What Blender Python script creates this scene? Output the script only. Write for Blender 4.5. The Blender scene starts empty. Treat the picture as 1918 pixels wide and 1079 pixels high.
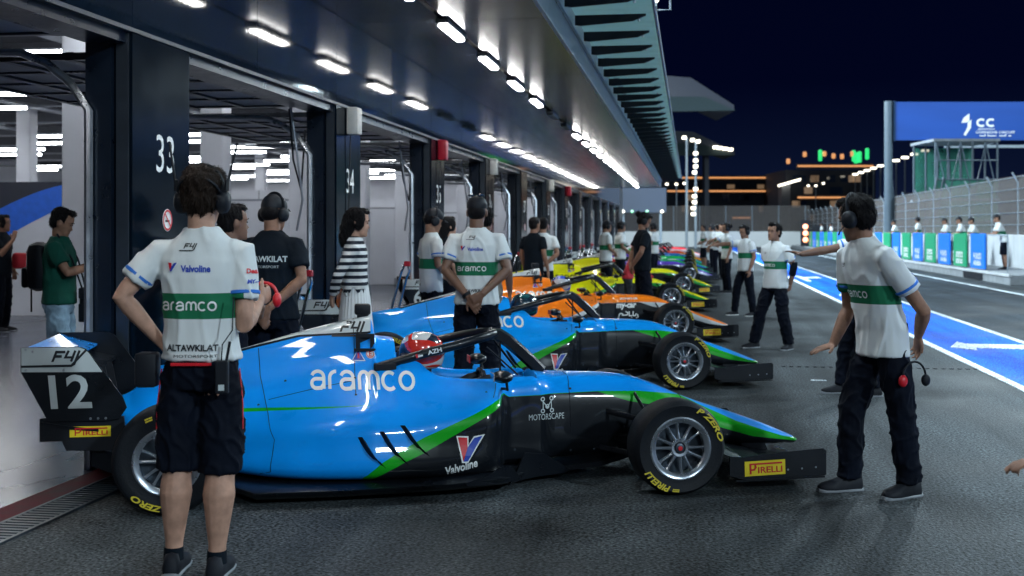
DOF=True
import bpy, bmesh, math, random
import numpy as np
from mathutils import Vector, Matrix, noise
from mathutils.bvhtree import BVHTree
random.seed(7)
SC = bpy.context.scene
COL = bpy.data.collections.new("pit_lane_scene"); SC.collection.children.link(COL)
R = math.radians
F = 2230.0; TH = math.atan(333/2230.0); HC = 1.5
def W(X, Z, z=0.0):
    return Vector((X*math.cos(TH)-Z*math.sin(TH), X*math.sin(TH)+Z*math.cos(TH), z))
def G(px, py, z=0.0):
    Z = F*(HC-z)/(py-432); return W((px-959)/F*Z, Z, z)
def S(px, s):          # point on the ground seen in column px where one metre is s pixels
    Z = F/s; return W((px-959)/F*Z, Z, 0)

# ---------------------------------------------------------------- materials
def newmat(name):
    m = bpy.data.materials.new(name); m.use_nodes = True
    nt = m.node_tree; return m, nt, nt.nodes['Principled BSDF']
def N(nt, t, **k):
    n = nt.nodes.new(t)
    for a, b in k.items(): setattr(n, a, b)
    return n
def mat(name, col, rough=.5, metal=0, coat=0, var=.12, scale=8, bump=0, bscale=60, spec=.5, rvar=.1, stretch=None, sheen=0):
    m, nt, p = newmat(name)
    tc = N(nt, 'ShaderNodeTexCoord'); nz = N(nt, 'ShaderNodeTexNoise')
    nz.inputs['Scale'].default_value = scale; nz.inputs['Detail'].default_value = 6
    src = tc.outputs['Object']
    if stretch:
        mp = N(nt, 'ShaderNodeMapping'); mp.inputs['Scale'].default_value = stretch
        nt.links.new(src, mp.inputs['Vector']); src = mp.outputs['Vector']
    nt.links.new(src, nz.inputs['Vector'])
    mr = N(nt, 'ShaderNodeMapRange'); nt.links.new(nz.outputs['Fac'], mr.inputs['Value'])
    mr.inputs['From Min'].default_value = .3; mr.inputs['From Max'].default_value = .7
    mr.inputs['To Min'].default_value = 1-var; mr.inputs['To Max'].default_value = 1+var
    hs = N(nt, 'ShaderNodeHueSaturation'); hs.inputs['Color'].default_value = (*col, 1)
    nt.links.new(mr.outputs['Result'], hs.inputs['Value']); nt.links.new(hs.outputs['Color'], p.inputs['Base Color'])
    m2 = N(nt, 'ShaderNodeMapRange'); nt.links.new(nz.outputs['Fac'], m2.inputs['Value'])
    m2.inputs['To Min'].default_value = max(.02, rough-rvar); m2.inputs['To Max'].default_value = min(1, rough+rvar)
    nt.links.new(m2.outputs['Result'], p.inputs['Roughness'])
    p.inputs['Metallic'].default_value = metal; p.inputs['Coat Weight'].default_value = coat
    p.inputs['Coat Roughness'].default_value = .04; p.inputs['Specular IOR Level'].default_value = spec
    if sheen: p.inputs['Sheen Weight'].default_value = sheen
    if bump:
        n2 = N(nt, 'ShaderNodeTexNoise'); n2.inputs['Scale'].default_value = bscale; n2.inputs['Detail'].default_value = 4
        nt.links.new(src, n2.inputs['Vector'])
        b = N(nt, 'ShaderNodeBump'); b.inputs['Strength'].default_value = bump; b.inputs['Distance'].default_value = .01
        nt.links.new(n2.outputs['Fac'], b.inputs['Height']); nt.links.new(b.outputs['Normal'], p.inputs['Normal'])
    return m
def emis(name, col, s):
    m, nt, p = newmat(name)
    p.inputs['Base Color'].default_value = (.6, .6, .6, 1)
    p.inputs['Emission Color'].default_value = (*col, 1); p.inputs['Emission Strength'].default_value = s
    return m
M = {}
M['white'] = mat('white_vinyl', (.78, .8, .8), .4, var=.04)
M['grey_vinyl'] = mat('grey_vinyl', (.5, .56, .58), .4, var=.04)
M['red_vinyl'] = mat('red_vinyl', (.6, .01, .02), .4)
M['blue_vinyl'] = mat('blue_vinyl', (.01, .05, .4), .4)
M['yellow'] = mat('yellow_vinyl', (.8, .62, .02), .4)
M['tyre_yellow'] = mat('tyre_yellow_print', (.62, .5, .03), .6)
M['black'] = mat('black_vinyl', (.006, .008, .012), .4)
M['carbon'] = mat('carbon', (.005, .007, .011), .3, coat=.15, bump=.15, bscale=180, spec=.3)
M['matte_black'] = mat('matte_black', (.008, .01, .015), .55, rvar=.15, spec=.22)
M['rubber'] = mat('tyre_rubber', (.006, .008, .012), .62, bump=.2, bscale=90, rvar=.12, var=.3, spec=.22)
M['rim'] = mat('silver_rim', (.42, .46, .52), .28, metal=.85, var=.08)
M['steel'] = mat('brushed_steel', (.4, .43, .48), .3, metal=.9, var=.12)
M['chrome'] = mat('polished_tube', (.7, .72, .76), .12, metal=1)
M['dark_steel'] = mat('dark_steel', (.05, .065, .085), .38, metal=.6)
M['skin'] = mat('light_skin', (.44, .25, .18), .6, var=.2, spec=.35, scale=20, bump=.1, bscale=120)
M['skin_tan'] = mat('tan_skin', (.28, .145, .095), .6, var=.2, spec=.35, scale=20, bump=.1, bscale=120)
M['skin_dark'] = mat('brown_skin', (.17, .085, .055), .5, var=.1, scale=20, bump=.1, bscale=120)
M['hair'] = mat('dark_hair', (.006, .005, .006), .5, var=.5, scale=60, bump=.8, bscale=110, stretch=(3, 3, .5), spec=.12)
M['hair_brown'] = mat('brown_hair', (.018, .011, .008), .5, var=.5, scale=60, bump=.8, bscale=110, stretch=(3, 3, .5), spec=.12)
M['trouser'] = mat('dark_trouser_cloth', (.0025, .0045, .011), .8, var=.3, scale=5, bump=.35, bscale=26, spec=.12)
M['black_cloth'] = mat('black_shirt_cloth', (.005, .009, .015), .8, var=.3, scale=5, bump=.35, bscale=26, spec=.12)
M['green_cloth'] = mat('dark_green_cloth', (.008, .07, .05), .8, var=.2, scale=5, bump=.35, bscale=26, spec=.12)
M['beige_cloth'] = mat('beige_cloth', (.2, .19, .17), .8, var=.2, scale=5, bump=.35, bscale=26, spec=.12)
M['jeans'] = mat('light_denim', (.22, .33, .43), .85, var=.3, scale=9, bump=.3, bscale=40, spec=.12)
M['sneaker'] = mat('dark_shoe', (.012, .014, .02), .6, var=.3, spec=.22)
M['sole'] = mat('grey_sole', (.25, .27, .3), .6)
M['red_suit'] = mat('red_race_suit', (.5, .015, .03), .6, bump=.3, bscale=30)
M['lens_blue'] = mat('visor', (.02, .04, .08), .08, coat=1)
M['lamp'] = emis('lamp_diffuser', (1, .97, .92), 62)
M['hall_lamp'] = emis('hall_lamp_diffuser', (.95, .98, 1), 25)
M['warm_led'] = emis('warm_led', (1, .42, .14), .85)
M['flood'] = emis('flood_lamp', (1, .93, .75), 4)
M['red_lamp'] = emis('red_lamp', (1, .03, .03), 6)
M['green_lamp'] = emis('green_lamp', (.02, 1, .25), .9)
M['amber_lamp'] = emis('amber_lamp', (1, .25, .02), 3.5)
M['pole'] = mat('galvanised_pole', (.3, .35, .4), .5, metal=.4)
M['concrete'] = mat('barrier_concrete', (.5, .52, .54), .7, var=.1, scale=2, bump=.2)
M['kerb_concrete'] = mat('kerb_concrete', (.24, .26, .28), .8, var=.2, scale=3, bump=.3)

# ---------------------------------------------------------------- mesh helpers
class MB:
    def __init__(s): s.v = []; s.f = []; s.m = []
    def add(s, v, f, mi=0):
        o = len(s.v); s.v += [tuple(p) for p in v]; s.f += [tuple(i+o for i in q) for q in f]; s.m += [mi]*len(f); return s
    def box(s, a, b, mi=0, bev=0):
        (x0, y0, z0), (x1, y1, z1) = a, b
        x0, x1 = min(x0, x1), max(x0, x1); y0, y1 = min(y0, y1), max(y0, y1); z0, z1 = min(z0, z1), max(z0, z1)
        if bev:
            bm = bmesh.new(); bmesh.ops.create_cube(bm, size=1)
            for v in bm.verts: v.co = Vector(((x0+x1)/2+v.co.x*(x1-x0), (y0+y1)/2+v.co.y*(y1-y0), (z0+z1)/2+v.co.z*(z1-z0)))
            bmesh.ops.bevel(bm, geom=bm.edges[:], offset=bev, segments=2, affect='EDGES', profile=.5)
            bm.verts.index_update(); s.add([v.co[:] for v in bm.verts], [[v.index for v in f.verts] for f in bm.faces], mi); bm.free(); return s
        v = [(x0,y0,z0),(x1,y0,z0),(x1,y1,z0),(x0,y1,z0),(x0,y0,z1),(x1,y0,z1),(x1,y1,z1),(x0,y1,z1)]
        return s.add(v, [(0,3,2,1),(4,5,6,7),(0,1,5,4),(1,2,6,5),(2,3,7,6),(3,0,4,7)], mi)
    def rings(s, rs, mi=0, cap=True, closed=True):
        n = len(rs[0]); v = [p for r in rs for p in r]; f = []
        for i in range(len(rs)-1):
            for j in range(n if closed else n-1):
                k = (j+1) % n; f.append((i*n+j, i*n+k, (i+1)*n+k, (i+1)*n+j))
        if cap: f.append(tuple(range(n-1, -1, -1))); f.append(tuple((len(rs)-1)*n+j for j in range(n)))
        return s.add(v, f, mi)
    def tube(s, pts, r, n=10, mi=0, cap=True):
        pts = [Vector(p) for p in pts]; rr = r if isinstance(r, (list, tuple)) else [r]*len(pts); rs = []; up = None
        for i, p in enumerate(pts):
            t = (pts[min(i+1, len(pts)-1)]-pts[max(i-1, 0)]).normalized()
            if up is None: up = Vector((0, 0, 1)) if abs(t.z) < .9 else Vector((1, 0, 0))
            a = t.cross(up)
            if a.length < 1e-4: a = t.cross(Vector((0, 1, 0)))
            a.normalize(); b = a.cross(t).normalized(); up = b
            q = rr[i]; q1, q2 = q if isinstance(q, (list, tuple)) else (q, q)
            rs.append([tuple(p+a*math.cos(2*math.pi*j/n)*q1+b*math.sin(2*math.pi*j/n)*q2) for j in range(n)])
        return s.rings(rs, mi, cap)
    def lathe(s, prof, axis='y', n=40, c=(0,0,0), mi=0):   # prof: (along axis, radius)
        rs = []
        for a, r in prof:
            ring = []
            for j in range(n):
                t = 2*math.pi*j/n; q = (r*math.cos(t), r*math.sin(t))
                ring.append((c[0]+q[0], c[1]+a, c[2]+q[1]) if axis == 'y' else ((c[0]+a, c[1]+q[0], c[2]+q[1]) if axis == 'x' else (c[0]+q[0], c[1]+q[1], c[2]+a)))
            rs.append(ring)
        return s.rings(rs, mi, cap=False)
    def prism(s, poly, a, b, plane='xz', mi=0):
        def P(u, w, t): return (u, t, w) if plane == 'xz' else ((u, w, t) if plane == 'xy' else (t, u, w))
        n = len(poly); v = [P(u, w, a) for u, w in poly]+[P(u, w, b) for u, w in poly]
        f = [tuple(range(n)), tuple(range(2*n-1, n-1, -1))]+[(i, i+n, (i+1) % n+n, (i+1) % n) for i in range(n)]
        return s.add(v, f, mi)
    def ell(s, c, r, n=16, m=10, mi=0):
        rs = [[(c[0]+r[0]*math.sin(t)*math.cos(2*math.pi*j/n), c[1]+r[1]*math.sin(t)*math.sin(2*math.pi*j/n), c[2]+r[2]*math.cos(t)) for j in range(n)] for t in [math.pi*(i+.02)/(m+.04) for i in range(m+1)]]
        return s.rings(rs, mi, True)
    def obj(s, name, mats, parent=None, smooth=False, angle=None):
        me = bpy.data.meshes.new(name); me.from_pydata(s.v, [], s.f)
        for m_ in (mats if isinstance(mats, (list, tuple)) else [mats]): me.materials.append(m_ if not isinstance(m_, str) else M[m_])
        me.polygons.foreach_set('material_index', s.m)
        bm = bmesh.new(); bm.from_mesh(me); bmesh.ops.recalc_face_normals(bm, faces=bm.faces[:]); bm.to_mesh(me); bm.free()
        o = bpy.data.objects.new(name, me); COL.objects.link(o)
        if parent: o.parent = parent
        if smooth:
            me.polygons.foreach_set('use_smooth', [True]*len(me.polygons))
            me.set_sharp_from_angle(angle=R(angle or 40))
        return o
def empty(name, loc=(0,0,0), rz=0, label=None, cat=None, group=None):
    o = bpy.data.objects.new(name, None); COL.objects.link(o); o.location = loc; o.rotation_euler = (0, 0, rz); o.empty_display_size = .2
    return tag(o, label, cat, group)
def tag(o, label=None, cat=None, group=None, kind=None):
    if label: o['label'] = label
    if cat: o['category'] = cat
    if group: o['group'] = group
    if kind: o['kind'] = kind
    return o
def copy_tree(o, parent=None):
    c = o.copy(); COL.objects.link(c); c.parent = parent
    for ch in [x for x in o.children]: copy_tree(ch, c)
    return c
def evaluated(o):
    dg = bpy.context.evaluated_depsgraph_get(); dg.update()
    return bpy.data.meshes.new_from_object(o.evaluated_get(dg))
def remeshed(mb, name, mats, parent, voxel=.01, smooth=4, disp=None):
    """one continuous surface out of overlapping closed lofts"""
    me = bpy.data.meshes.new(name); me.from_pydata(mb.v, [], mb.f)
    bm = bmesh.new(); bm.from_mesh(me); bmesh.ops.recalc_face_normals(bm, faces=bm.faces[:]); bm.to_mesh(me); bm.free()
    o = bpy.data.objects.new('tmp', me); COL.objects.link(o)
    r = o.modifiers.new('r', 'REMESH'); r.mode = 'VOXEL'; r.voxel_size = voxel; r.use_smooth_shade = True
    if smooth: sm = o.modifiers.new('s', 'SMOOTH'); sm.iterations = smooth; sm.factor = .5
    em = evaluated(o); bpy.data.objects.remove(o); bpy.data.meshes.remove(me)
    em.name = name
    if disp:
        n = len(em.vertices); co = np.empty(n*3); em.vertices.foreach_get('co', co); co = co.reshape(-1, 3)
        no = np.empty(n*3); em.vertex_normals.foreach_get('vector', no); no = no.reshape(-1, 3)
        d = np.array([disp(c) for c in co]); co += no*d[:, None]; em.vertices.foreach_set('co', co.ravel())
    em.materials.clear(); em.materials.append(M[mats] if isinstance(mats, str) else mats)
    em.polygons.foreach_set('material_index', [0]*len(em.polygons)); em.polygons.foreach_set('use_smooth', [True]*len(em.polygons))
    em.update()
    ob = bpy.data.objects.new(name, em); COL.objects.link(ob); ob.parent = parent
    return ob

# ---------------------------------------------------------------- lettering
_tc = {}
def text2d(t, size=1, bold=0, shear=0, xs=1, sp=1):
    k = (t, bold, shear, sp)
    if k not in _tc:
        cu = bpy.data.curves.new('lettering', 'FONT'); cu.body = t; cu.size = 1; cu.offset = bold; cu.shear = shear; cu.space_character = sp
        cu.resolution_u = 3
        o = bpy.data.objects.new('lettering', cu); COL.objects.link(o); me = evaluated(o); bpy.data.objects.remove(o)
        v = [(p.co.x, p.co.y) for p in me.vertices]; f = [tuple(p.vertices) for p in me.polygons]; bpy.data.meshes.remove(me)
        x0 = min(p[0] for p in v); x1 = max(p[0] for p in v); y0 = min(p[1] for p in v); y1 = max(p[1] for p in v)
        v = [((p[0]-x0)/(y1-y0), (p[1]-y0)/(y1-y0)) for p in v]; _tc[k] = (v, f, (x1-x0)/(y1-y0))
    v, f, w = _tc[k]
    return [((p[0]-w/2)*size*xs, (p[1]-.5)*size) for p in v], f     # centred, height = size
def fit(t, w, h, **k):     # centred lettering exactly w wide and h high
    v, f = text2d(t, h, **k); x0 = min(p[0] for p in v); x1 = max(p[0] for p in v)
    return [((p[0]-(x0+x1)/2)*w/(x1-x0), p[1]) for p in v], f
def stroke(lines, w):      # thick polylines -> 2d mesh
    V = []; Fc = []
    for pts in lines:
        closed = pts[0] == pts[-1] and len(pts) > 2; n = len(pts); L = []
        for i, p in enumerate(pts):
            if closed: a = pts[i-1] if i > 0 else pts[n-2]; b = pts[(i+1)] if i < n-1 else pts[1]
            else: a = pts[max(i-1, 0)]; b = pts[min(i+1, n-1)]
            d1 = Vector((p[0]-a[0], p[1]-a[1])); d2 = Vector((b[0]-p[0], b[1]-p[1]))
            if d1.length < 1e-9: d1 = d2
            if d2.length < 1e-9: d2 = d1
            d1.normalize(); d2.normalize(); t = (d1+d2).normalized(); nn = Vector((-t.y, t.x)); sc = min(1.8, 1/max(.3, nn.dot(Vector((-d1.y, d1.x)))))
            L.append(((p[0]+nn.x*w/2*sc, p[1]+nn.y*w/2*sc), (p[0]-nn.x*w/2*sc, p[1]-nn.y*w/2*sc)))
        o = len(V)
        for a, b in L: V += [a, b]
        for i in range(n-1): Fc.append((o+2*i, o+2*i+1, o+2*i+3, o+2*i+2))
    return V, Fc
def arc(cx, cy, rx, ry, a0, a1, n=14): return [(cx+rx*math.cos(R(a0+(a1-a0)*i/n)), cy+ry*math.sin(R(a0+(a1-a0)*i/n))) for i in range(n+1)]
def wordmark(width):       # rounded lower-case "aramco", centred
    L = []; x = 0; r = .42
    def a(x): return [arc(x+.42, .62, .36, .34, 160, 0, 12)+[(x+.78, .06)], [(x+.78, .56), (x+.36, .56)]+arc(x+.34, .32, .27, .24, 90, 270, 10)+[(x+.62, .1), (x+.78, .3)]]
    L += a(0); L += [[(1.12, .06), (1.12, .6)]+arc(1.48, .6, .36, .36, 180, 85, 8)]
    L += a(1.72)
    m = 2.86
    L += [[(m, .06), (m, .62)]+arc(m+.27, .62, .27, .34, 180, 0, 10)+[(m+.54, .06)], [(m+.54, .62)]+arc(m+.81, .62, .27, .34, 180, 0, 10)+[(m+1.08, .06)]]
    c = m+1.75
    L += [arc(c, .51, .4, .44, 48, 312, 18)]
    L += [arc(c+1.02, .51, .4, .44, 0, 360, 24)]
    V, Fc = stroke(L, .19); x0 = min(p[0] for p in V); x1 = max(p[0] for p in V); k = width/(x1-x0)
    return [((p[0]-(x0+x1)/2)*k, (p[1]-.5)*k) for p in V], Fc
def f4mark(w):             # slanted F4 with bar; returns dark strokes
    sl = .38
    def q(x, y): return (x+sl*y, y)
    L = [[q(.1, .62), q(.75, .62)], [q(.12, .3), q(.62, .3)]]
    V, Fc = stroke(L, .2); n = len(V); V += [q(.02, -.1), q(.2, -.1), q(.2, .72), q(.02, .72)]; Fc.append((n, n+1, n+2, n+3))
    V2, F2 = stroke([[q(.95, .72), q(.9, .22), q(1.5, .22)], [q(1.42, .72), q(1.42, -.1)], [q(1.72, .72), q(1.72, -.28), q(1.55, -.4), q(-.5, -.4)]], .17)
    n = len(V); V += V2; Fc += [tuple(i+n for i in f) for f in F2]
    x0 = min(p[0] for p in V); x1 = max(p[0] for p in V); k = w/(x1-x0)
    return [((p[0]-(x0+x1)/2)*k, (p[1]-.2)*k) for p in V], Fc
def vmark(h):              # red/blue V emblem: list of (verts, faces, mat)
    k = h; A = [(-.42, .5), (-.02, .46), (-.02, .05), (-.2, -.5)]; B = [(-.2, -.5), (-.02, .05), (.28, .44), (.62, .5), (-.02, -.5)]
    bd = [(-.48, .56), (.03, .52), (.03, .16), (.26, .5), (.74, .56), (.0, -.56), (-.26, -.56)]
    out = []
    for P, m_ in ((bd, 'white'), (A, 'red_vinyl'), (B, 'blue_vinyl')): out.append(([(x*k, y*k) for x, y in P], [tuple(range(len(P)))], m_))
    return out
def pirelli(w, h):         # yellow plate with red lettering and its long P
    out = [([(-w/2, -h/2), (w/2, -h/2), (w/2, h/2), (-w/2, h/2)], [(0, 1, 2, 3)], 'yellow')]
    v, f = fit('IRELLI', w*.6, h*.42, bold=.02); v = [(x+w*.125, y-h*.12) for x, y in v]; out.append((v, f, 'red_vinyl'))
    out.append(stroke([[(-w*.36, -h*.36), (-w*.36, h*.3), (w*.42, h*.3)]], h*.11)+('red_vinyl',))
    out.append(stroke([[(-w*.36, -h*.08), (-w*.27, -h*.08), (-w*.23, h*.08), (-w*.25, h*.24)]], h*.11)+('red_vinyl',))
    return out
def bisected(v, f, step):
    bm = bmesh.new(); vs = [bm.verts.new((p[0], p[1], 0)) for p in v]
    for q in f:
        try: bm.faces.new([vs[i] for i in q])
        except ValueError: pass
    xs = [p[0] for p in v]; ys = [p[1] for p in v]
    for ax, lo, hi in ((0, min(xs), max(xs)), (1, min(ys), max(ys))):
        t = lo+step
        while t < hi:
            co = (t, 0, 0) if ax == 0 else (0, t, 0); no = (1, 0, 0) if ax == 0 else (0, 1, 0)
            bmesh.ops.bisect_plane(bm, geom=bm.verts[:]+bm.edges[:]+bm.faces[:], plane_co=co, plane_no=no); t += step
    bm.verts.index_update(); r = ([(q.co.x, q.co.y) for q in bm.verts], [tuple(x.index for x in q.verts) for q in bm.faces]); bm.free(); return r
def decal(name, vf, o, u, w, mat_, parent, target=None, lift=.003, step=.03):
    """2-d lettering laid on a plane, or wrapped on the target part's surface"""
    o, u, w = Vector(o), Vector(u).normalized(), Vector(w).normalized(); n = u.cross(w).normalized()
    v, f = vf[0], vf[1]
    if target is not None:
        v, f = bisected(v, f, step); bv = bvh_of(target); co = []; ok = []
        for a, b in v:
            p = o+u*a+w*b; hit = bv.ray_cast(p+n*.6, -n, 1.4)
            if hit[0] is None: co.append(p); ok.append(False)
            else: co.append(hit[0]+(hit[1] if hit[1].dot(n) > 0 else -hit[1])*lift); ok.append(True)
        f = [q for q in f if all(ok[i] for i in q)]
    else: co = [o+u*a+w*b+n*lift for a, b in v]
    me = bpy.data.meshes.new(name); me.from_pydata([tuple(c) for c in co], [], f); me.materials.append(M[mat_] if isinstance(mat_, str) else mat_)
    ob = bpy.data.objects.new(name, me); COL.objects.link(ob); ob.parent = parent
    return ob
_bv = {}
def bvh_of(o):
    if o.data.name not in _bv: _bv[o.data.name] = BVHTree.FromPolygons([v.co[:] for v in o.data.vertices], [tuple(p.vertices) for p in o.data.polygons])
    return _bv[o.data.name]
def join_decals(obs, name):
    """several coats of one emblem as one mesh"""
    mb = MB(); mats = []
    for o in obs:
        m_ = o.data.materials[0]
        if m_ not in mats: mats.append(m_)
        mb.add([v.co[:] for v in o.data.vertices], [tuple(p.vertices) for p in o.data.polygons], mats.index(m_))
    par = obs[0].parent; me = bpy.data.meshes.new(name); me.from_pydata(mb.v, [], mb.f)
    for m_ in mats: me.materials.append(m_)
    me.polygons.foreach_set('material_index', mb.m)
    for o in obs: bpy.data.objects.remove(o)
    ob = bpy.data.objects.new(name, me); COL.objects.link(ob); ob.parent = par; return ob
def emblem(name, layers, o, u, w, parent, target=None, lift=.003, step=.03):
    return join_decals([decal(name, (v, f), o, u, w, m_, parent, target, lift+.0015*i, step) for i, (v, f, m_) in enumerate(layers)], name)
# ================================================================ RACING CARS
X0, X1 = -3.3, 1.1
def ramp_of(nt, src, pts):
    """piecewise-linear height curve along the car, as a ramp"""
    r = N(nt, 'ShaderNodeValToRGB'); cr = r.color_ramp; cr.interpolation = 'LINEAR'
    pts = sorted(pts); el = cr.elements
    while len(el) < len(pts): el.new(.5)
    for e, (x, z) in zip(el, pts): e.position = (x-X0)/(X1-X0)
    for e, (x, z) in zip(el, pts): e.color = (z, z, z, 1)
    nt.links.new(src, r.inputs['Fac']); return r.outputs['Color']
POD_UP = [(-1.778,.126),(-1.674,.214),(-1.57,.275),(-1.431,.347),(-1.147,.463),(-1.005,.526)]
POD_LO = [(-1.745,.105),(-1.66,.155),(-1.547,.215),(-1.431,.265),(-1.005,.485)]
NOSE_UP = [(-.325,.52),(-.054,.51),(.149,.484),(.242,.465),(.395,.39),(.605,.296),(.794,.23),(.921,.19),(1.05,.17)]
NOSE_LO = [(-.325,.517),(-.121,.452),(.021,.425),(.25,.345),(.483,.265),(.701,.20),(.912,.17),(1.05,.15)]
UP = [(-3.3,.0),(-1.80,.0)]+POD_UP+[(-.93,.54),(-.90,.515)]+NOSE_UP
LO = [(-3.3,-.05),(-1.80,-.05)]+POD_LO+[(-.93,.535),(-.90,.513)]+NOSE_LO
WH = [(-3.3,.9),(-2.60,.745),(-2.4,.80),(-2.122,.866),(-1.72,.885),(-1.69,.89),(-1.675,2),(1.05,2)]
def livery(name, top, band, low, cap=(.62,.66,.68)):
    m, nt, p = newmat(name); L = nt.links.new
    tc = N(nt, 'ShaderNodeTexCoord'); sp = N(nt, 'ShaderNodeSeparateXYZ'); L(tc.outputs['Object'], sp.inputs[0])
    mr = N(nt, 'ShaderNodeMapRange'); L(sp.outputs['X'], mr.inputs['Value'])
    mr.inputs['From Min'].default_value = X0; mr.inputs['From Max'].default_value = X1
    def gt(curve, off=0):
        g = N(nt, 'ShaderNodeMath', operation='SUBTRACT'); L(sp.outputs['Z'], g.inputs[0]); L(curve, g.inputs[1])
        h = N(nt, 'ShaderNodeMath', operation='GREATER_THAN'); L(g.outputs[0], h.inputs[0]); h.inputs[1].default_value = off; return h.outputs[0]
    def mix(f, a, b):
        x = N(nt, 'ShaderNodeMix', data_type='RGBA'); L(f, x.inputs['Factor'])
        for k, q in ((6, a), (7, b)):
            if isinstance(q, tuple): x.inputs[k].default_value = (*q, 1)
            else: L(q, x.inputs[k])
        return x.outputs[2]
    up = ramp_of(nt, mr.outputs[0], UP); lo = ramp_of(nt, mr.outputs[0], LO); wh = ramp_of(nt, mr.outputs[0], WH)
    c = mix(gt(up), mix(gt(lo), low, band), top)
    # thin tapering stripe on the flank
    s1 = ramp_of(nt, mr.outputs[0], [(-3.3,-1),(-2.75,-1),(-2.73,.445),(-1.70,.515),(-1.69,-1)]); s2 = ramp_of(nt, mr.outputs[0], [(-3.3,-1),(-2.75,-1),(-2.73,.47),(-1.70,.515),(-1.69,-1)])
    a = gt(s1); b = gt(s2); d = N(nt, 'ShaderNodeMath', operation='SUBTRACT'); L(a, d.inputs[0]); L(b, d.inputs[1])
    d2 = N(nt, 'ShaderNodeMath', operation='MULTIPLY'); L(d.outputs[0], d2.inputs[0])
    d3 = N(nt, 'ShaderNodeMath', operation='LESS_THAN'); L(sp.outputs['X'], d3.inputs[0]); d3.inputs[1].default_value = -1.69; L(d3.outputs[0], d2.inputs[1])
    c = mix(d2.outputs[0], c, band)
    w1 = gt(wh, .012); w0 = gt(wh)
    c = mix(w1, mix(w0, c, (.008,.01,.015)), cap)
    nz = N(nt, 'ShaderNodeTexNoise'); nz.inputs['Scale'].default_value = 2.5; nz.inputs['Detail'].default_value = 5; L(tc.outputs['Object'], nz.inputs['Vector'])
    m2 = N(nt, 'ShaderNodeMapRange'); L(nz.outputs['Fac'], m2.inputs['Value']); m2.inputs['To Min'].default_value = .8; m2.inputs['To Max'].default_value = 1.2
    hs = N(nt, 'ShaderNodeHueSaturation'); L(c, hs.inputs['Color']); L(m2.outputs[0], hs.inputs['Value']); L(hs.outputs[0], p.inputs['Base Color'])
    m3 = N(nt, 'ShaderNodeMapRange'); L(nz.outputs['Fac'], m3.inputs['Value']); m3.inputs['To Min'].default_value = .2; m3.inputs['To Max'].default_value = .42
    L(m3.outputs[0], p.inputs['Roughness']); p.inputs['Coat Weight'].default_value = .6; p.inputs['Coat Roughness'].default_value = .03; p.inputs['Specular IOR Level'].default_value = .15
    n2 = N(nt, 'ShaderNodeTexNoise'); n2.inputs['Scale'].default_value = 9; L(tc.outputs['Object'], n2.inputs['Vector'])
    bp = N(nt, 'ShaderNodeBump'); bp.inputs['Strength'].default_value = .06; bp.inputs['Distance'].default_value = .01; L(n2.outputs['Fac'], bp.inputs['Height'])
    L(bp.outputs[0], p.inputs['Normal'])
    return m

def pchip(x, y, q):        # monotone cubic through the stations
    x = np.asarray(x, float); y = np.asarray(y, float); h = np.diff(x)[:, None]; d = np.diff(y, axis=0)/h
    m = np.zeros_like(y); m[0] = d[0]; m[-1] = d[-1]
    a, b = d[:-1], d[1:]; w1 = 2*h[1:]+h[:-1]; w2 = h[1:]+2*h[:-1]
    with np.errstate(divide='ignore', invalid='ignore'): hm = (w1+w2)/(w1/a+w2/b)
    m[1:-1] = np.where(a*b > 0, hm, 0)
    i = np.clip(np.searchsorted(x, q)-1, 0, len(x)-2); hh = h[i, 0][:, None]; t = ((q-x[i])/h[i, 0])[:, None]
    return (2*t**3-3*t**2+1)*y[i]+(t**3-2*t**2+t)*hh*m[i]+(-2*t**3+3*t**2)*y[i+1]+(t**3-t**2)*hh*m[i+1]
def se(w, zt, zb, n=2.6, wt=None):   # ten points down one side of a super-ellipse
    out = []; zc = (zt+zb)/2; hz = (zt-zb)/2
    for k in range(10):
        a = math.pi/2-math.pi*k/9; c, s = math.cos(a), math.sin(a)
        out.append((w*abs(c)**(2/n), zc+hz*math.copysign(abs(s)**(2/n), s)))
    out[0] = (0, zt); out[9] = (0, zb)
    if wt:
        out = [(y*(1-(1-wt)*max(0, (z-zc)/hz)), z) for y, z in out]
    return out
NOSE = {1.03: se(.055,.166,.145), 1.0: se(.085,.185,.135), .95: se(.1,.207,.132), .72: se(.125,.30,.135,2.6,.75), .45: se(.145,.39,.14,2.8,.75),
    .27: se(.16,.45,.14,3,.78), .1: se(.18,.53,.14,3.2,.78), -.03: se(.2,.585,.135,3.4,.8), -.14: se(.215,.606,.13,3.6,.8), -.34: se(.24,.615,.12,3.8,.8), -.6: se(.275,.622,.11,3.9,.82)}
BODY = dict(NOSE)
BODY[-.70] = [(0,.632),(.1,.63),(.17,.62),(.215,.605),(.255,.59),(.285,.54),(.295,.42),(.295,.25),(.27,.12),(0,.11)]
BODY[-.735] = [(0,.36),(.1,.36),(.17,.42),(.205,.605),(.255,.607),(.29,.55),(.30,.42),(.30,.25),(.27,.12),(0,.11)]
BODY[-.87] = [(0,.34),(.1,.34),(.19,.40),(.215,.605),(.265,.602),(.305,.55),(.32,.42),(.32,.25),(.29,.11),(0,.10)]
BODY[-.93] = [(0,.34),(.1,.34),(.20,.40),(.225,.60),(.275,.597),(.325,.56),(.35,.47),(.35,.27),(.31,.10),(0,.09)]
BODY[-.99] = [(0,.34),(.1,.34),(.205,.40),(.23,.60),(.29,.595),(.43,.555),(.56,.50),(.585,.33),(.5,.10),(0,.08)]
BODY[-1.08] = [(0,.34),(.1,.34),(.205,.40),(.235,.60),(.30,.60),(.45,.56),(.605,.49),(.635,.33),(.57,.11),(0,.08)]
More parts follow.
